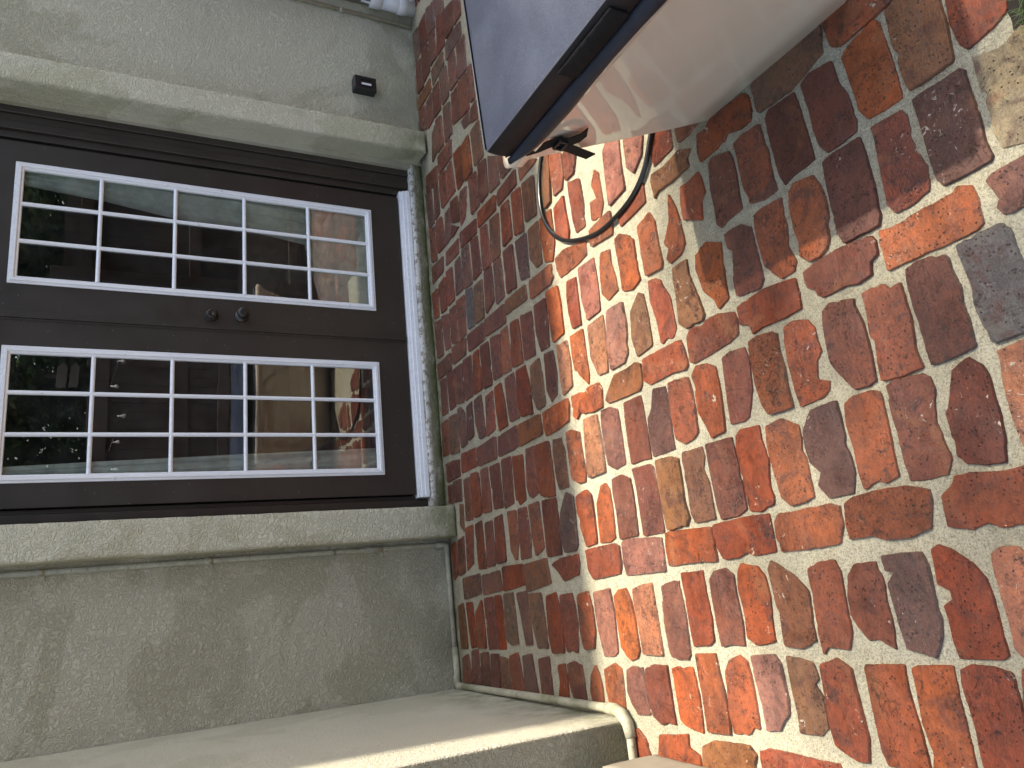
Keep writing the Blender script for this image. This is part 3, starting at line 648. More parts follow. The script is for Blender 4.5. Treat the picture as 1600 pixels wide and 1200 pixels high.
# ---------------------------------------------------------------- patio: mortar bed with every brick of the paving set in it
def chaikin(P, k=.16):
    out = []
    for a, b in zip(P, P[1:]+P[:1]):
        out.append(a.lerp(b, k)); out.append(a.lerp(b, 1-k))
    return out
def add_brick(bm, lt, lw, P, key, rnd, fine=True):
    P = [Vector((x, y, 0)) for x, y in P]
    c = sum(P, Vector())/len(P)
    P = [p+(p-c).normalized()*.0025 for p in P]
    P = chaikin(P, .05)
    step = .0045 if fine else .03
    Q = []
    for a, b in zip(P, P[1:]+P[:1]):
        n = max(1, int((b-a).length/step))
        for i in range(n): Q.append(a.lerp(b, i/n))
    sd = Vector((rnd.random()*50, rnd.random()*50, rnd.random()*50))
    amp = .0014*(.4+rnd.random()) if fine else .003
    O = []
    for q in Q:
        v = noise.noise_vector(q*45+sd)*amp + noise.noise_vector(q*150+sd)*amp*.55 + noise.noise_vector(q*420+sd)*.0009
        ch = max(0, noise.noise(q*22+sd)-.42)*.028      # chipped arrises
        d = (c-q).normalized()
        O.append(Vector((q.x+v.x, q.y+v.y, 0))+d*ch)
    tx, ty, h = rnd.uniform(-.02, .02), rnd.uniform(-.02, .02), rnd.uniform(.0045, .0095)
    rings = []
    for ins, z in ((-.0010, -.004), (0, h-.0012), (.0016, h)):
        ring = []
        for q in O:
            d = (c-q); L = d.length; d.normalize()
            p = q+d*min(ins, L*.5)
            zz = z if z < 0 else z+(p.x-c.x)*tx+(p.y-c.y)*ty
            ring.append(bm.verts.new((p.x, p.y, zz)))
        rings.append(ring)
    base = TONE[key]; j = rnd.uniform(.82, 1.2); hue = rnd.uniform(.88, 1.14)
    col = (base[0]*j, base[1]*j*hue, base[2]*j*hue, 1); wet = rnd.random()
    fs = []
    n = len(O)
    for a, b in zip(rings, rings[1:]):
        for i in range(n):
            fs.append(bm.faces.new((a[i], a[(i+1) % n], b[(i+1) % n], b[i])))
    top = rings[-1]
    for tri in tessellate_polygon([[v.co for v in top]]):
        A, B, C_ = [top[i] for i in tri]
        if (B.co-A.co).cross(C_.co-A.co).z < 0: B, C_ = C_, B
        try: fs.append(bm.faces.new((A, B, C_)))
        except ValueError: pass
    for f in fs:
        f.material_index = 1; f.smooth = len(f.verts) == 4
        for l in f.loops: l[lt] = col; l[lw] = wet

bm = bmesh.new()
lt = bm.loops.layers.float_color.new('tone'); lw = bm.loops.layers.float.new('wet')
rnd = random.Random(11)
cells = set(); polys = []
for line in BR.strip().split('\n'):
    t = line.split(); P = [tuple(int(v)/1000 for v in a.split(',')) for a in t[1:]]
    polys.append(P)
    add_brick(bm, lt, lw, P, t[0], rnd)
    xs = [p[0] for p in P]; ys = [p[1] for p in P]
    for i in range(int(min(xs)*50)-2, int(max(xs)*50)+2):
        for j in range(int(min(ys)*50)-1, int(max(ys)*50)+2): cells.add((i, j))
# the rest of the paving: same bond, columns of stretchers with soldier courses between
def in_view(x, y):
    d = Vector((x, y, 0))-cam.matrix_world.translation
    z = d.dot(fwd)
    if z <= .05: return False
    u = d.dot(right)/z*1192.6; v = d.dot(down)/z*1192.6
    return abs(u) < 800 and abs(v) < 600
x = -5.0; k = 0; gen = set()
while x < 5.5:
    soldier = (k % 3 == 2); wdt = .098 if soldier else .205
    y = -.06-rnd.random()*.05
    while y > -8.3:
        ln = .205 if soldier else .098
        cx, cy = x+wdt/2, y-ln/2
        ok = True
        for i in range(int((x)*50)-1, int((x+wdt)*50)+1):
            for j in range(int((y-ln)*50)-1, int(y*50)+1):
                if (i, j) in cells: ok = False; break
            if not ok: break
        if in_view(cx, cy) and not (-.06 < cx < 1.3 and -2.9 < cy < -2.2) and not (cx < -1.79): ok = False
        if -.46 < cx < -.28 and -3.2 < cy < -3.0: ok = False
        if ok:
            g = .006
            P = [(x+g, y-g), (x+g, y-ln+g), (x+wdt-g, y-ln+g), (x+wdt-g, y-g)]
            P = [(a+rnd.uniform(-.004, .004), b+rnd.uniform(-.004, .004)) for a, b in P]
            add_brick(bm, lt, lw, P, rnd.choice('oorrmmmkbp'), rnd, fine=False)
            for i in range(int((x+.012)*50)-1, int((x+wdt-.012)*50)+1):
                for j in range(int((y-ln+.012)*50)-1, int((y-.012)*50)+1): gen.add((i, j))
        y -= ln+.006
    x += wdt+.006; k += 1
# half bricks closing the leftover gaps
cells |= gen
for (sx, sy) in ((.150, .098), (.098, .098)):
    yy = -.08
    while yy > -4.5:
        xx = -3.0
        while xx < 2.4:
            ok = not in_view(xx+sx/2, yy-sy/2) and not in_view(xx, yy) and not in_view(xx+sx, yy-sy)
            I = [(i, j) for i in range(math.floor(xx*50)+0, math.floor((xx+sx)*50)+1) for j in range(math.floor((yy-sy)*50), math.floor(yy*50)+1)]
            if ok and not any(q in cells for q in I) and not (-.50 < xx+sx/2 < -.28 and -3.3 < yy-sy/2 < -3.0):
                add_brick(bm, lt, lw, [(xx+.004, yy-.004), (xx+.004, yy-sy+.004), (xx+sx-.004, yy-sy+.004), (xx+sx-.004, yy-.004)], rnd.choice('oorrmmkbp'), rnd, fine=False)
                cells.update(I); xx += sx
            else: xx += .02
        yy -= .02
# mortar bed, gently uneven, finer where it is seen close up
def mz(x, y): return noise.noise(Vector((x*7, y*7, 0)))*.0018 + noise.noise(Vector((x*30, y*30, 3)))*.0012 - .0012
def grid(x0, x1, y0, y1, s):
    nx, ny = int(round((x1-x0)/s)), int(round((y1-y0)/s)); V = {}
    for i in range(nx+1):
        for j in range(ny+1):
            X, Y = x0+(x1-x0)*i/nx, y0+(y1-y0)*j/ny
            V[i, j] = bm.verts.new((X, Y, mz(X, Y)))
    for i in range(nx):
        for j in range(ny):
            f = bm.faces.new((V[i, j], V[i+1, j], V[i+1, j+1], V[i, j+1])); f.smooth = True
grid(-2.2, 2.4, -3.3, .25, .02)
for r_ in ((-6, -2.2, -12, .25), (2.4, 9, -12, .25), (-2.2, 2.4, -12, -3.3)): grid(*r_, .2)
patio = obj('brick_patio', bm, [M['mortar'], M['brick']])
tag(patio, kind='structure')

# wide ground beyond
bm = bmesh.new(); vs = [bm.verts.new(p) for p in ((-150, -150, -.03), (150, -150, -.03), (150, 150, -.03), (-150, 150, -.03))]; bm.faces.new(vs)
tag(obj('ground', bm, M['soil']), kind='structure')

# ---------------------------------------------------------------- the house
WY = -.04      # face of the main wall
house = tag(empty('stucco_house', (0, 0, 0)), 'grey green stucco house wall with brown french doors opening on the brick patio', 'house')
bm = bmesh.new()
box(bm, -7, -1.02, WY, .22, -.02, 5.48); box(bm, 1.02, 7, WY, .22, -.02, 5.48); box(bm, -1.02, 1.02, WY, .22, 2.25, 5.48)
obj('wall', bm, M['stucco'], house)
bm = bmesh.new()
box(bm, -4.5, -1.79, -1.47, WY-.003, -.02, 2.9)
bm.faces.ensure_lookup_table(); bm.faces[2].material_index = 1  # front face gets a darker stucco: its shade is put into the colour
o = obj('side_wall', bm, [M['sidest'], M['frontshade']], house, bevel=.012, seg=3); tag(o, 'stucco side wall whose front strip is in the sun')
bm = bmesh.new()
rough_box(bm, 1.055, 1.19, -.17, WY+.06, .012, 2.2, .012, .0016, 25, rnd=.003)
obj('door_surround', bm, M['trimst'], house)
bm = bmesh.new()
rough_box(bm, -1.078, -.925, -.17, WY+.06, .004, 2.2, .012, .0016, 25, rnd=.003)
obj('door_surround', bm, M['trimst'], house)
bm = bmesh.new()
rough_box(bm, -1.078, 1.19, -.172, WY+.06, 2.203, 2.36)
obj('door_surround', bm, M['trimst'], house)
# roof with overhanging eave, gutter board and pitch
bm = bmesh.new()
EY = -.845; EZ = 5.5
box(bm, -7, 9, EY, .5, EZ-.02, EZ)
vs = [bm.verts.new(p) for p in ((-7, EY, EZ), (9, EY, EZ), (9, 4, EZ+2), (-7, 4, EZ+2), (-7, EY, EZ+.15), (9, EY, EZ+.15), (9, 4, EZ+2.15), (-7, 4, EZ+2.15))]
for f in ((0, 3, 2, 1), (4, 5, 6, 7), (0, 1, 5, 4), (1, 2, 6, 5), (2, 3, 7, 6), (3, 0, 4, 7)): bm.faces.new([vs[i] for i in f])
obj('roof', bm, M['roof'], house)
# room behind the doors
bm = bmesh.new()
box(bm, -3, 3, 3.4, 3.5, 0, 2.6); box(bm, -3.1, -3, .3, 3.4, 0, 2.6); box(bm, 3, 3.1, .3, 3.4, 0, 2.6)
box(bm, -3, 3, .3, 3.4, 2.6, 2.7); box(bm, -3, 3, .3, 3.4, 0.05, .1)
obj('room', bm, M['room'], house)
# door frame: stepped brown brick moulding and jambs
bm = bmesh.new()
for s in (1, -1):
    for a, b, y0, y1, z0 in ((.985, 1.052, -.012, .1, .045), (.945, .985, .0, .1, .045), (.905, .945, -.006, .1, .045), (.868, .905, .012, .1, .06), (.846, .868, .03, .1, .07)):
        if s < 0: a, b = a-.0, b-.0
        x0, x1 = (a, b) if s > 0 else (-min(b, 1.02), -a)
        box(bm, x0, x1, y0, y1, z0, 2.2)
for z0, z1, y0 in ((2.165, 2.2, .0), (2.13, 2.165, .014)):
    box(bm, -.846, .846, y0, .1, z0, z1)
obj('door_frame', bm, M['door'], house, bevel=.004)
# white threshold and weathered sill below it
bm = bmesh.new()
for y0, z0, z1 in ((-.032, .076, .100), (-.026, .100, .118), (-.016, .118, .134)):
    box(bm, -.862, .878, y0, .09, z0, z1)
o = obj('threshold', bm, M['white'], house, bevel=.003)
bm = bmesh.new(); rough_box(bm, -.92, 1.05, -.045, .1, -.01, .074, .012, .004, 30, rnd=.01)
obj('sill', bm, M['sill'], house)
# sweep under doors
def lite(door, x0):
    """x0: left edge of the glazed frame"""
    W, H, z0, b = .5954, 1.66, .30, .0247
    bm = bmesh.new()
    for ins, wd, y0 in ((0, .013, -.006), (.011, .014, -.013), (.023, .012, -.004)):
        a0, a1, c0, c1 = x0+ins, x0+W-ins, z0+ins, z0+H-ins
        # mitred ring
        o_ = [(a0, c0), (a1, c0), (a1, c1), (a0, c1)]; i_ = [(a0+wd, c0+wd), (a1-wd, c0+wd), (a1-wd, c1-wd), (a0+wd, c1-wd)]
        F = [bm.verts.new((p[0], y0, p[1])) for p in o_]; G = [bm.verts.new((p[0], y0, p[1])) for p in i_]
        Fb = [bm.verts.new((p[0], .02, p[1])) for p in o_]; Gb = [bm.verts.new((p[0], .02, p[1])) for p in i_]
        for i in range(4):
            j = (i+1) % 4
            bm.faces.new((F[i], F[j], G[j], G[i])); bm.faces.new((G[i], G[j], Gb[j], Gb[i])); bm.faces.new((F[j], F[i], Fb[i], Fb[j])); bm.faces.new((Fb[i], Gb[i], Gb[j], Fb[j]))
    obj('lite_frame', bm, M['white'], door, bevel=.003, seg=2)
    iw, ih = W-2*b, H-2*b
    def bar(vert, c):
        bm = bmesh.new(); h = .0094
        prof = ((-h, .006), (-h*.9, -.001), (-h*.45, -.0055), (0, -.0068), (h*.45, -.0055), (h*.9, -.001), (h, .006))
        e0, e1 = (z0+b+.008, z0+H-b-.008) if vert else (x0+b+.008, x0+W-b-.008)
        rows = []
        for e in (e0, e1):
            rows.append([bm.verts.new((c+u, y+(0 if vert else .0006), e) if vert else (e, y+.0006, c+u)) for u, y in prof])
        for i in range(len(prof)-1):
            f = bm.faces.new((rows[0][i], rows[0][i+1], rows[1][i+1], rows[1][i])); f.smooth = True
        bm.faces.new((rows[0][0], rows[1][0], rows[1][-1], rows[0][-1]))
        obj('muntin', bm, M['white'], door)
    for i in (1, 2): bar(True, x0+b+iw*i/3)
    for i in (1, 2, 3, 4): bar(False, z0+b+ih*i/5)
    bm = bmesh.new(); bm.faces.new([bm.verts.new(p) for p in ((x0+.02, .009, z0+.02), (x0+W-.02, .009, z0+.02), (x0+W-.02, .009, z0+H-.02), (x0+.02, .009, z0+H-.02))])
    obj('glass_pane', bm, M['glass'], door)
def leaf(x0, x1, lx, label):
    W, H, z0 = .5954, 1.66, .30
    bm = bmesh.new(); i = .012
    box(bm, x0, lx+i, .0, .045, .142, 2.125); box(bm, lx+W-i, x1, .0, .045, .142, 2.125)
    box(bm, lx+i, lx+W-i, .0, .045, .142, z0+i); box(bm, lx+i, lx+W-i, .0, .045, z0+H-i, 2.125)
    d = obj('door', bm, M['door'], house); tag(d, label)
    lite(d, lx); return d
dl = leaf(-.842, -.004, -.1436-.5954, 'plain brown glazed door leaf without a knob')
dr = leaf(.0, .842, .1436, 'brown glazed door leaf with deadbolt and knob')
bm = bmesh.new()
for a, b_, y in ((-.026, -.016, -.004), (-.016, -.002, -.010), (-.002, .008, -.006), (.008, .014, -.003)): box(bm, a, b_, y, -.0005, .142, 2.12)
obj('astragal', bm, M['door'], dr, bevel=.0015)
bm = bmesh.new(); lathe(bm, [(0, .033), (.006, .033), (.008, .027), (.030, .0235), (.033, .021), (.0335, .008), (.030, .0055), (.030, .0)], (.055, -.0005, 1.125), (0, -1, 0))
obj('deadbolt', bm, M['bronze'], dr)
bm = bmesh.new(); lathe(bm, [(0, .033), (.005, .033), (.008, .028), (.014, .014), (.028, .012), (.034, .020), (.042, .0265), (.052, .0275), (.060, .024), (.064, .015), (.066, .0)], (.062, -.0005, .985), (0, -1, 0))
obj('knob', bm, M['bronze'], dr)

# curtains just inside the glass
def curtain(name, pts, label):
    """pts: list of (z, xa, xb)"""
    bm = bmesh.new(); n = 26; rows = []
    for z, xa, xb in pts:
        rows.append([bm.verts.new((xa+(xb-xa)*i/n, .045+.010*math.sin(i*1.05+z*1.2)+.006*math.sin(i*2.3), z)) for i in range(n+1)])
    for a, b in zip(rows, rows[1:]):
        for i in range(n): bm.faces.new((a[i], a[i+1], b[i+1], b[i])).smooth = True
    o = obj(name, bm, M['curtain']); sm = o.modifiers.new('thick', 'SOLIDIFY'); sm.thickness = .003
    return tag(o, label, 'curtain')
def zlist(tab):
    out = []
    for (za, a0, a1), (zb, b0, b1) in zip(tab, tab[1:]):
        for k in range(10): t = k/10; out.append((za+(zb-za)*t, a0+(b0-a0)*t, a1+(b1-a1)*t))
    out.append(tab[-1]); return out
curtain('curtain', zlist([(2.15, .665, .79), (1.92, .65, .79), (1.6, .62, .79), (1.3, .575, .79), (.98, .56, .79), (.66, .51, .79), (.585, .18, .79), (.2, .14, .79)]), 'pale green curtain flaring out at the bottom behind the right hand door glass')
curtain('curtain', zlist([(2.15, -.79, -.675), (1.58, -.79, -.645), (.97, -.79, -.617), (.2, -.79, -.585)]), 'pale green curtain strip down the outer edge of the left hand door glass')

# armchair inside, dim behind the glass
ch = tag(empty('armchair', (.95, 1.0, .1)), 'beige padded armchair inside the dim room behind the right hand door', 'armchair')
def cush(name, c, s, parent):
    bm = bmesh.new(); bmesh.ops.create_cube(bm, size=1)
    for v in bm.verts: v.co = Vector((v.co.x*s[0], v.co.y*s[1], v.co.z*s[2]))
    o = obj(name, bm, M['chair'], parent, bevel=.05, seg=5); o.location = c; return o
cush('seat', (0, 0, .28), (.5, .5, .2), ch); cush('backrest', (0, .28, .42), (.56, .14, .62), ch)
cush('armrest', (-.3, 0, .36), (.12, .5, .34), ch); cush('armrest', (.3, 0, .36), (.12, .5, .34), ch)
for sx in (-.22, .22):
    for sy in (-.2, .2):
        bm = bmesh.new(); lathe(bm, [(0, .015), (.18, .022)], (sx, sy, 0), (0, 0, 1), 12); obj('leg', bm, M['wood'], ch)
# ---------------------------------------------------------------- conduits and pipes
def pipe_path(pts, r, rb=.03):
    """polyline with rounded elbows"""
    P = [Vector(p) for p in pts]; out = [P[0]]
    for a, b, c in zip(P, P[1:], P[2:]):
        d1 = (a-b).normalized(); d2 = (c-b).normalized()
        q0, q1 = b+d1*rb, b+d2*rb
        for k in range(7):
            t = k/6; out.append(q0*(1-t)**2+b*2*t*(1-t)+q1*t*t)
    out.append(P[-1]); return out
lp = tag(empty('conduit_pipe', (-1.1, -.06, 0)), 'thin grey painted pipe dropping beside the left door surround and round the wall foot', 'pipe')
pts = [(-1.112, -.056, 2.9), (-1.108, -.056, .018), (-1.775, -.066, .016), (-1.768, -1.40, .018), (-2.6, -1.495, .02)]
def rel(ps, o): return [Vector(p)-o.location for p in ps]
bm = bmesh.new(); pp = pipe_path(pts[:3], .0115, .028); tube(bm, rel(pp, lp), .0115, jit=.0006)
obj('pipe', bm, M['pipe'], lp)
pts2 = [(-1.60, -.066, .016), (-1.775, -.070, .016), (-1.768, -.75, .016), (-1.762, -1.42, .020), (-1.80, -1.50, .022), (-2.6, -1.51, .022)]
bm = bmesh.new(); tube(bm, rel(pipe_path(pts2, .0135, .025), lp), .0148, jit=.0012)
obj('pipe', bm, M['pipew'], lp)
bm = bmesh.new(); tube(bm, rel([(-1.763, -1.375, .0185), (-1.763, -1.43, .020), (-1.772, -1.465, .022), (-1.80, -1.492, .022), (-1.84, -1.503, .022)], lp), [.018, .019, .0195, .019, .018], jit=.001)
obj('elbow', bm, M['pipew'], lp)
bm = bmesh.new(); tube(bm, rel([(-1.775, -.11, .016), (-1.777, -.078, .017), (-1.768, -.064, .017), (-1.73, -.064, .017)], lp), .0165, jit=.0008)
obj('elbow', bm, M['pipew'], lp)
bm = bmesh.new(); tube(bm, rel([(-1.109, -.057, .075), (-1.108, -.058, .035), (-1.112, -.058, .02), (-1.15, -.058, .018)], lp), .0145, jit=.0008)
obj('elbow', bm, M['pipe'], lp)
for z in (.58, 1.12, 1.75):
    bm = bmesh.new(); tube(bm, rel([(-1.110, -.056, z), (-1.110, -.056, z+.03)], lp), .0142); box(bm, -1.142-lp.location.x, -1.12-lp.location.x, WY-.004-lp.location.y, WY-.0005-lp.location.y, z, z+.018)
    obj('clip', bm, M['pipe'], lp)
bm = bmesh.new(); tube(bm, rel([(-1.109, -.056, .35), (-1.109, -.056, .44)], lp), .0138); obj('coupling', bm, M['pipe'], lp)

rp = tag(empty('wall_conduit', (1.985, -.055, 0)), 'thin grey painted conduit running up the wall beside the white drain pipe', 'pipe')
bm = bmesh.new(); tube(bm, [(0, 0, 0), (0.0, 0, 5.4)], .0115, jit=.0005); obj('pipe', bm, M['pipe'], rp)
for z in (.42, 1.3):
    bm = bmesh.new(); tube(bm, [(0, 0, z), (0, 0, z+.022)], .0145); box(bm, -.04, -.01, .011, .0145, z, z+.022); obj('clip', bm, M['pipe'], rp)

ds = tag(empty('downspout', (2.085, -.105, 0)), 'taupe downspout ending in a stained white plastic drain pipe in the wall corner', 'downspout')
bm = bmesh.new(); box(bm, -.045, .045, -.035, .035, .27, 5.4); obj('upper_pipe', bm, M['taupe'], ds, bevel=.006)
bm = bmesh.new(); lathe(bm, [(0, .054), (.215, .054)], (0, 0, .0), (0, 0, 1), 36); obj('drain_pipe', bm, M['pvc'], ds)
bm = bmesh.new(); lathe(bm, [(.205, .058), (.208, .061), (.262, .061), (.268, .058), (.27, .046), (.325, .046), (.325, .04)], (0, 0, 0), (0, 0, 1), 36); obj('adapter', bm, M['pvc'], ds)
bm = bmesh.new(); lathe(bm, [(.05, .057), (.052, .060), (.098, .060), (.10, .057)], (0, 0, 0), (0, 0, 1), 36); obj('coupling', bm, M['pvc'], ds)
bm = bmesh.new(); tube(bm, [(.02, -.02, .04), (.10, -.09, .045), (.20, -.12, .045), (.4, -.14, .045)], .045, 24); obj('drain_elbow', bm, M['pvc'], ds)

# ---------------------------------------------------------------- low wall lamp
wl = tag(empty('wall_lamp', (1.485, WY, .325)), 'small black box lamp with a narrow lens fixed low on the stucco wall', 'wall lamp')
bm = bmesh.new(); box(bm, -.043, .043, -.062, -.001, -.066, .062); obj('housing', bm, M['blackp'], wl, bevel=.006, seg=3)
bm = bmesh.new()
box(bm, -.022, -.019, -.0665, -.0625, -.04, .028); box(bm, .019, .022, -.0665, -.0625, -.04, .028); box(bm, -.019, .019, -.0665, -.0625, .025, .028); box(bm, -.019, .019, -.0665, -.0625, -.04, -.037)
obj('lens_frame', bm, M['blackp'], wl)
bm = bmesh.new(); box(bm, -.018, -.004, -.0648, -.0626, -.034, .022); obj('lens', bm, M['lens'], wl)
for sx in (.03, -.03):
    bm = bmesh.new(); lathe(bm, [(0, .006), (.006, .005)], (sx, -.03, -.066), (0, 0, -1), 12); obj('screw', bm, M['bronze'], wl)

# ---------------------------------------------------------------- tub with its cover
tb = tag(empty('plunge_tub', (-.1, -2.27, 0)), 'glossy beige tub with tapering sides standing on the brick patio', 'tub')
def rrect(x0, x1, y0, y1, r, n=6):
    out = []
    for cx, cy, a0 in ((x1-r, y1-r, 0), (x0+r, y1-r, 90), (x0+r, y0+r, 180), (x1-r, y0+r, 270)):
        for k in range(n+1):
            a = R(a0+90*k/n); out.append((cx+r*math.cos(a), cy+r*math.sin(a)))
    return out
def loft(bm, levels, off, cap=(True, True), mat=0, sm=True):
    rings = []
    for (x0, x1, y0, y1, r, z) in levels:
        rings.append([bm.verts.new(Vector((p[0], p[1], z))-off) for p in rrect(x0, x1, y0, y1, r)])
    n = len(rings[0])
    for a, b in zip(rings, rings[1:]):
        for i in range(n):
            f = bm.faces.new((a[i], a[(i+1) % n], b[(i+1) % n], b[i])); f.smooth = sm; f.material_index = mat
    if cap[0]: bm.faces.new(rings[0][::-1])
    if cap[1]: bm.faces.new(rings[-1])
def lev(z, t, ex=0, r=.03):
    # t 0 at ground .. 1 at rim
    return (-.10-.165*t-ex, .93+.165*t+ex, -2.78-.16*t-ex, -2.27+.16*t+ex, r, z)
bm = bmesh.new()
loft(bm, [lev(.0, 0, -.012, .02), lev(.008, 0.0, 0, .02), lev(.10, .1/.6, 0, .022), lev(.35, .35/.6, 0, .026), lev(.555, .555/.6, 0, .028)], tb.location, (True, False))
obj('shell', bm, M['shell'], tb)
bm = bmesh.new()
loft(bm, [lev(.553, .553/.6, -.003, .028), lev(.5545, .555/.6, .006, .03), lev(.560, .93, .015, .03), lev(.597, .985, .012, .03), lev(.603, .98, -.004, .03), lev(.603, .98, -.09, .03)], tb.location, (False, True))
obj('rim', bm, M['shell'], tb)
cv = tag(empty('tub_cover', (-.27, -2.17, .605)), 'padded blue grey tub cover with black skirt lying over the beige tub', 'tub cover')
CX0, CX1, CY0, CY1 = -.272, 1.10, -2.90, -2.165
bm = bmesh.new()
n = 40; V = {}
for i in range(n+1):
    for j in range(n+1):
        u, v = i/n, j/n; X = CX0+.004+(CX1-CX0-.008)*u; Y = CY0+.004+(CY1-CY0-.008)*v
        e = min(u, 1-u, v, 1-v); h = .682+.014*min(1, e*5)**.5 - .002*(e < .001)
        h += noise.noise(Vector((X*2.2, Y*2.2, 0)))*.004*min(1, e*8)
        V[i, j] = bm.verts.new(Vector((X, Y, h))-cv.location)
for i in range(n):
    for j in range(n): bm.faces.new((V[i, j], V[i+1, j], V[i+1, j+1], V[i, j+1])).smooth = True
obj('cover_top', bm, M['cover'], cv)
def clev(z, ex, r): return (CX0-ex, CX1+ex, CY0-ex, CY1+ex, r, z)
bm = bmesh.new()
loft(bm, [clev(.616, .0, .02), clev(.622, .004, .02), clev(.65, .0055, .022), clev(.676, .003, .02), clev(.682, .0, .018)], cv.location, (True, False))
obj('skirt_band', bm, M['skirt'], cv)
# rolled lower flap along the left side with its far end cut round, and along the far side
bm = bmesh.new()
prof = []
ys = [CY1+.002, -2.180, -2.20, -2.225, -2.25, -2.275, -2.30, -2.4, -2.5, -2.6, -2.7, -2.8, CY0]
rows = []
for y in ys:
    t = min(1, max(0, (CY1-y)/.105)); low = .612-(.612-.575)*math.sin(t*math.pi/2)
    if y < -2.3: low = .575+.006*math.sin(y*9)
    hgt = .617-low
    row = []
    for k in range(9):
        a = k/8; row.append(bm.verts.new(Vector((CX0-.002-.011*math.sin(a*math.pi)**.7-.004*a, y, .617-hgt*a))-cv.location))
    row.append(bm.verts.new(Vector((CX0+.006, y, .617-hgt))-cv.location))
    rows.append(row)
for a, b in zip(rows, rows[1:]):
    for k in range(9): bm.faces.new((a[k], b[k], b[k+1], a[k+1])).smooth = True
o = obj('skirt_flap', bm, M['skirt2'], cv); sm = o.modifiers.new('thick', 'SOLIDIFY'); sm.thickness = .003
# far side flap
bm = bmesh.new(); rows = []
for i in range(31):
    X = CX0+.01+(CX1-CX0-.02)*i/30; row = []
    for k in range(9):
        a = k/8; row.append(bm.verts.new(Vector((X, CY1+.002+.010*math.sin(a*math.pi)**.7, .617-.04*a*min(1, i/2, (30-i)/2)))-cv.location))
    rows.append(row)
for a, b in zip(rows, rows[1:]):
    for k in range(8): bm.faces.new((a[k], a[k+1], b[k+1], b[k])).smooth = True
o = obj('skirt_flap', bm, M['skirt2'], cv); sm = o.modifiers.new('thick', 'SOLIDIFY'); sm.thickness = .003
# seam piping round the top edge
bm = bmesh.new(); P = [Vector((p[0], p[1], .6835))-cv.location for p in rrect(CX0, CX1, CY0, CY1, .018)]; tube(bm, P+[P[0]], .0016, 8)
obj('seam_piping', bm, M['seam'], cv)
# handle pocket on the left side
bm = bmesh.new(); rows = []
for i in range(21):
    y = -2.515-.205*i/20; row = []
    for k in range(9):
        a = k/8; b_ = math.sin(i/20*math.pi)**.35
        wr = .0018*math.sin(i*1.9+k*.8)+.0012*math.sin(i*4.1-k)
        row.append(bm.verts.new(Vector((CX0-.0075-(.007*math.sin(a*math.pi)+wr*math.sin(a*math.pi))*b_, y, .671-.046*a))-cv.location))
    rows.append(row)
for a, b in zip(rows, rows[1:]):
    for k in range(8): bm.faces.new((a[k], b[k], b[k+1], a[k+1])).smooth = True
o = obj('handle', bm, M['web'], cv); sm = o.modifiers.new('thick', 'SOLIDIFY'); sm.thickness = .004; sm.offset = -1
# strap with buckle and loose tail
def ribbon(bm, pts, wv, th=.003):
    wv = [Vector(w_) for w_ in wv]; prev = None
    for p, w_ in zip(pts, wv):
        p = Vector(p); nrm = Vector((-1, 0, -.27)).normalized()*th/2
        ring = [bm.verts.new(p+w_+nrm), bm.verts.new(p-w_+nrm), bm.verts.new(p-w_-nrm), bm.verts.new(p+w_-nrm)]
        if prev:
            for i in range(4): bm.faces.new((prev[i], prev[(i+1) % 4], ring[(i+1) % 4], ring[i])).smooth = False
        else: bm.faces.new(ring[::-1])
        prev = ring
    bm.faces.new(prev)
def fl(y, z, o_=.006): return Vector((-.10-.165*z/.6-o_, y, z))-cv.location
bm = bmesh.new(); ribbon(bm, [fl(-2.205, .585, .012), fl(-2.218, .556, .012), fl(-2.234, .53, .010), fl(-2.25, .502, .010)], [(0, .0155, -.007)]*4); obj('strap', bm, M['web'], cv)
bm = bmesh.new(); ribbon(bm, [fl(-2.246, .508, .014), fl(-2.258, .486, .022), fl(-2.274, .462, .022), fl(-2.284, .444, .012)], [(0, .0165, -.008)]*4); obj('strap', bm, M['web'], cv)
bm = bmesh.new(); ribbon(bm, [fl(-2.232, .500, .016), fl(-2.212, .450, .018), fl(-2.196, .412, .022), fl(-2.180, .368, .028)], [(0, .0150, .006)]*4); obj('strap', bm, M['web'], cv)
bm = bmesh.new()
for k in range(4):
    c = fl(-2.243, .505, .022); yy, zz = ((-.016, 0), (.016, 0), (0, .011), (0, -.011))[k]
    sy, sz = ((.003, .013), (.003, .013), (.018, .003), (.018, .003))[k]
    box(bm, c.x-.004, c.x+.006, c.y+yy-sy, c.y+yy+sy, c.z+zz-sz, c.z+zz+sz)
obj('buckle', bm, M['blackp'], cv, bevel=.001)

# ---------------------------------------------------------------- hose loop
hp = [(.62, -1.95, .013), (.55, -1.66, .013), (.43, -1.45, .013), (.309, -1.362, .013), (.205, -1.326, .013), (.078, -1.326, .013), (-.035, -1.386, .013), (-.112, -1.49, .013), (-.165, -1.65, .013), (-.168, -1.775, .013), (-.143, -1.893, .013), (-.088, -1.975, .013), (.0, -2.03, .013), (.12, -2.10, .013), (.25, -2.20, .013)]
bm = bmesh.new(); tube(bm, smooth_path(hp, 12), .0088, 12)
hose = obj('hose', bm, M['rubber']); tag(hose, 'black rubber hose looping from the tub down onto the bricks', 'hose')

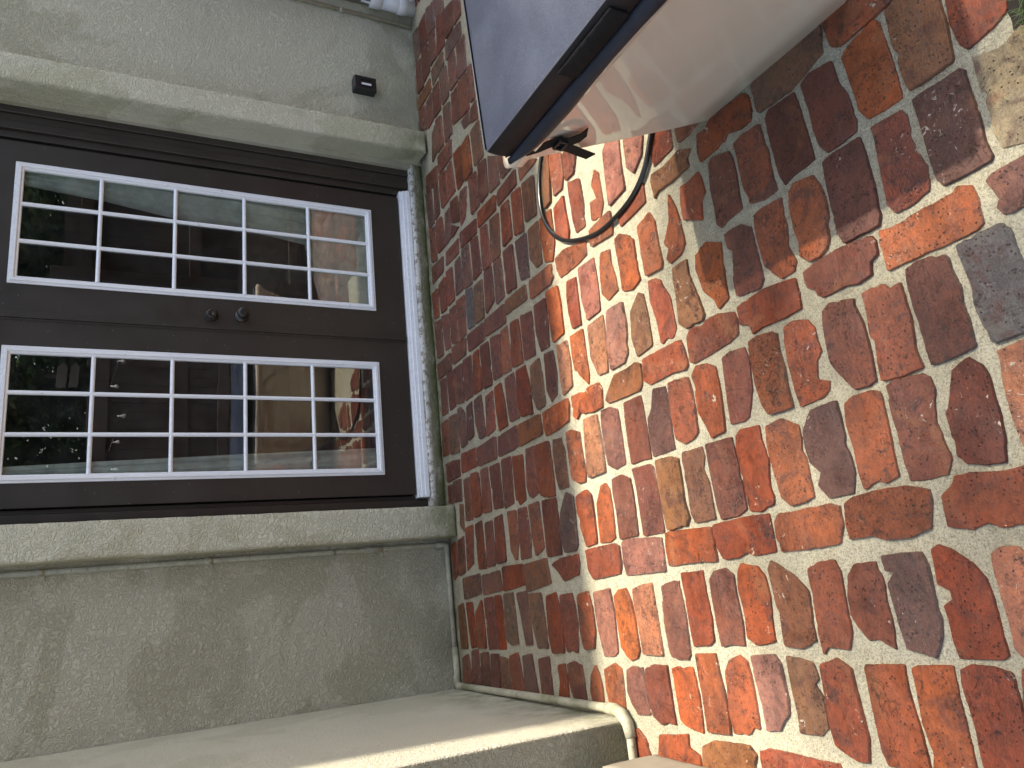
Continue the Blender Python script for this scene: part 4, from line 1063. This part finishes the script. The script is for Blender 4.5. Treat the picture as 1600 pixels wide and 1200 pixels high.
# ---------------------------------------------------------------- stone block, pebbles, planting hole with grass
bm = bmesh.new(); rough_box(bm, -2.22, -1.877, -1.90, -1.585, 0, .195, .02, .0015, 25, rnd=.005)
tag(obj('stone_block', bm, M['stone']), 'pale cut stone block on the patio in front of the side wall', 'stone block')
bm = bmesh.new(); rr = random.Random(5)
for k in range(260):
    x_, y_ = rr.uniform(-2.25, -1.87), rr.uniform(-1.60, -1.475)
    if x_ > -1.90 and rr.random() < .6: continue
    s = rr.uniform(.004, .011); mt = Matrix.Translation((x_, y_, s*.35)) @ Matrix.Rotation(rr.random()*6, 4, 'Z') @ Matrix.Diagonal((s, s*rr.uniform(.6, 1), s*.6, 1))
    bmesh.ops.create_icosphere(bm, subdivisions=1, radius=1, matrix=mt)
for f in bm.faces: f.smooth = True
tag(obj('pebbles', bm, M['pebble']), 'dark wet pebbles filling the edge strip below the side wall', 'pebbles', kind='stuff')
bm = bmesh.new(); rough_box(bm, -.47, -.335, -3.3, -3.065, -.01, .004, .01, .003, 60, rnd=.002)
tag(obj('soil', bm, M['soil']), kind='structure')
bm = bmesh.new()
for k in range(150):
    x_, y_ = rr.uniform(-.44, -.35), rr.uniform(-3.2, -3.09); h = rr.uniform(.02, .055); a = rr.uniform(0, 6.28); l = rr.uniform(.01, .05); wd = .0012
    d = Vector((math.cos(a), math.sin(a), 0)); s_ = Vector((-d.y, d.x, 0))*wd; prev = None
    for t in (0, .35, .7, 1):
        p = Vector((x_, y_, .002))+d*l*t*t+Vector((0, 0, h*t)); q = (bm.verts.new(p+s_*(1-t*.9)), bm.verts.new(p-s_*(1-t*.9)))
        if prev: bm.faces.new((prev[0], prev[1], q[1], q[0]))
        prev = q
tag(obj('grass_tuft', bm, M['grass']), 'small tuft of green grass growing in a gap of the paving', 'grass tuft')

# ---------------------------------------------------------------- across the patio (seen in the door glass): fence, string lights, trees
FY = -8.5
fe = tag(empty('wood_fence', (3, FY, 0)), 'dark stained board fence across the patio mirrored in the door glass', 'fence')
bm = bmesh.new(); xx = -7.0
while xx < 7.5:
    wd = random.uniform(.135, .15); y_ = random.uniform(-.004, .004); box(bm, xx, xx+wd-.004, y_, y_+.02, .02, 1.86); xx += wd
obj('board_panel', bm, M['wood'], fe)
for z0, z1, d in ((1.70, 1.93, .05), (.60, .80, .04), (.05, .2, .04)):
    bm = bmesh.new(); box(bm, -7, 7.5, .022, .022+d, z0, z1); obj('rail', bm, M['wood'], fe, bevel=.004)
for px in (-5.4, -3.0, -.6, 1.8, 4.2, 6.6):
    bm = bmesh.new(); box(bm, px-.05, px+.05, -.11, -.006, 0, 2.0); obj('post', bm, M['wood'], fe, bevel=.004)
st = tag(empty('string_lights', (3, FY+.1, 1.66)), 'black string of clear bulbs hung along the top of the fence', 'string lights')
bm = bmesh.new(); P = []
for k in range(0, 121):
    X = -6+12*k/120; P.append((X, .03, -.10*abs(math.sin(k/10*math.pi))+.02))
tube(bm, P, .006, 6); obj('cable', bm, M['rubber'], st)
for k in range(2, 121, 4):
    X, _, Z = P[k]; bm = bmesh.new(); lathe(bm, [(0, .012), (.04, .012), (.05, .018), (.08, .03), (.10, .026), (.115, .008)], (X, .03, Z), (0, 0, -1), 12)
    obj('bulb', bm, M['bulb'], st)
sg = tag(empty('arrow_sign', (2.3, FY-.35, 0)), 'grey wooden arrow boards on a thin post behind the fence', 'sign')
bm = bmesh.new(); box(bm, -.03, .03, -.03, .03, 0, 2.5); obj('post', bm, M['bark'], sg)
for z in (2.16, 2.31):
    bm = bmesh.new(); pr = [(-.17, z-.06), (.13, z-.06), (.19, z), (.13, z+.06), (-.17, z+.06)]
    a = [bm.verts.new((p[0], .032, p[1])) for p in pr]; b = [bm.verts.new((p[0], .055, p[1])) for p in pr]
    bm.faces.new(a); bm.faces.new(b[::-1])
    for i in range(5): bm.faces.new((a[i], b[i], b[(i+1) % 5], a[(i+1) % 5]))
    obj('arrow_board', bm, M['taupe'], sg)
def tree(x_, y_, h, rad, n, seed, label):
    r_ = random.Random(seed); t = tag(empty('tree', (x_, y_, 0)), label, 'tree', 'trees behind the board fence')
    bm = bmesh.new(); tube(bm, [(0, 0, -.03), (.05, .02, h*.3), (-.04, .05, h*.6), (0, 0, h*.85)], [.16, .12, .08, .03], 10)
    for k in range(7):
        a = r_.uniform(0, 6.28); z = h*r_.uniform(.3, .65); tube(bm, [(0, 0, z), (math.cos(a)*rad*.4, math.sin(a)*rad*.4, z+h*.1), (math.cos(a)*rad*.75, math.sin(a)*rad*.75, z+h*.16)], [.06, .04, .015], 7)
    obj('trunk', bm, M['bark'], t)
    bm = bmesh.new()
    cl = [(r_.gauss(0, rad*.5), r_.gauss(0, rad*.42), h*(.16+.80*r_.random()**.8), r_.uniform(.3, .7)) for _ in range(110)]
    for k in range(n):
        c = r_.choice(cl); d = Vector((r_.gauss(0, 1), r_.gauss(0, 1), r_.gauss(0, 1))).normalized()*c[3]*r_.uniform(.55, 1)
        p = Vector(c[:3])+d; s = r_.uniform(.05, .10); u = Vector((r_.gauss(0, 1), r_.gauss(0, 1), r_.gauss(0, .6))).normalized(); v = u.orthogonal().normalized()
        bm.faces.new([bm.verts.new(p+u*s), bm.verts.new(p+v*s*.45), bm.verts.new(p-u*s), bm.verts.new(p-v*s*.45)])
    obj('crown', bm, M['leaf'], t)
for i, (x_, y_, h, rd, lb) in enumerate(((.2, -10.0, 5.2, 1.5, 'leafy tree at the left end of the row behind the fence'), (2.6, -10.2, 5.8, 1.6, 'tallest leafy tree behind the fence near the arrow sign'), (5.0, -10.0, 5.2, 1.6, 'leafy tree right of the arrow sign behind the fence'), (7.2, -10.4, 5.0, 1.5, 'leafy tree at the right end of the row behind the fence'))):
    tree(x_, y_, h, rd, 13000, 40+i, lb)

# unseen tree added to half shade the near paving: its thin crown softens the sun
r_ = random.Random(77)
t = tag(empty('added_shade_tree', (4.62, -4.6, 0)), 'tall unseen tree added beyond the tub, its thin crown softening the sun on the paving', 'tree')
bm = bmesh.new(); tube(bm, [(0, 0, -.03), (-.1, .3, 3.4), (-.1, .8, 6.6), (.1, 1.3, 9.2), (.0, 1.8, 11.0)], [.20, .16, .12, .07, .03], 12)
obj('trunk', bm, M['bark'], t)
for k in range(9):
    a = k*.7; p0 = Vector((.1, 1.3, 9.2)); p1 = Vector((.0, 2.3, 11.2))+Vector((math.cos(a)*1.3, math.sin(a)*.7, .3*math.sin(k*2.1)))
    bm = bmesh.new(); tube(bm, [p0, p0.lerp(p1, .5)+Vector((0, 0, .15)), p1], [.04, .025, .01], 7); obj('branch', bm, M['bark'], t)
bm = bmesh.new()
cl = []
while len(cl) < 420:
    u, v, q = r_.uniform(-1, 1), r_.uniform(-1, 1), r_.uniform(-1, 1)
    if u*u+v*v+q*q < 1: cl.append((.35+u*1.75, 2.55+v*1.12, 11.1+q*.8, r_.uniform(.15, .35)))
for k in range(8500):
    c = r_.choice(cl); d = Vector((r_.gauss(0, 1), r_.gauss(0, 1), r_.gauss(0, 1))).normalized()*c[3]*r_.uniform(.2, 1)
    p = Vector(c[:3])+d; s = r_.uniform(.03, .055); u = Vector((r_.gauss(0, 1), r_.gauss(0, 1), r_.gauss(0, .6))).normalized(); v = u.orthogonal().normalized()
    bm.faces.new([bm.verts.new(p+u*s), bm.verts.new(p+v*s*.45), bm.verts.new(p-u*s), bm.verts.new(p-v*s*.45)])
obj('crown', bm, M['leaf'], t)

sf = tag(empty('board_screen', (3.0, -2.72, 0)), 'dark vertical board screen standing just beyond the far end of the tub', 'screen')
bm = bmesh.new(); xx = -1.72
while xx < 3.2:
    box(bm, xx, xx+.138, 0, .018, .0, 1.95); xx += .142
obj('board_panel', bm, M['wood'], sf)
for z0 in (.12, .95, 1.75):
    bm = bmesh.new(); box(bm, -1.72, 3.2, .019, .055, z0, z0+.09); obj('rail', bm, M['wood'], sf, bevel=.003)
for px in (-1.68, .6, 2.9):
    bm = bmesh.new(); box(bm, px-.045, px+.045, .056, .14, 0, 2.02); obj('post', bm, M['wood'], sf, bevel=.003)

for grp, y0, y1 in ((tb, -2.9, -2.2), (cv, -2.9, -2.165)):
    for c_ in grp.children:
        if c_.name.startswith(('strap', 'buckle')): continue
        for v_ in c_.data.vertices:
            X_, Y_ = v_.co.x+grp.location.x, v_.co.y+grp.location.y
            v_.co.y += max(0, X_+.27)*.085*min(1, max(0, (Y_-y0)/(y1-y0)))

bm = bmesh.new(); r_ = random.Random(9)
for k in range(15000):
    p = Vector((r_.uniform(-6, 5), r_.uniform(-.35, .35), r_.uniform(.1, 5.2))); s = r_.uniform(.07, .13); u = Vector((r_.gauss(0, 1), r_.gauss(0, .5), r_.gauss(0, 1))).normalized(); v = u.orthogonal().normalized()
    bm.faces.new([bm.verts.new(p+u*s), bm.verts.new(p+v*s*.55), bm.verts.new(p-u*s), bm.verts.new(p-v*s*.55)])
hd = obj('hedge', bm, M['leaf']); hd.location = (3, -11.6, 0); tag(hd, 'tall dark hedge closing off the yard behind the trees', 'hedge')
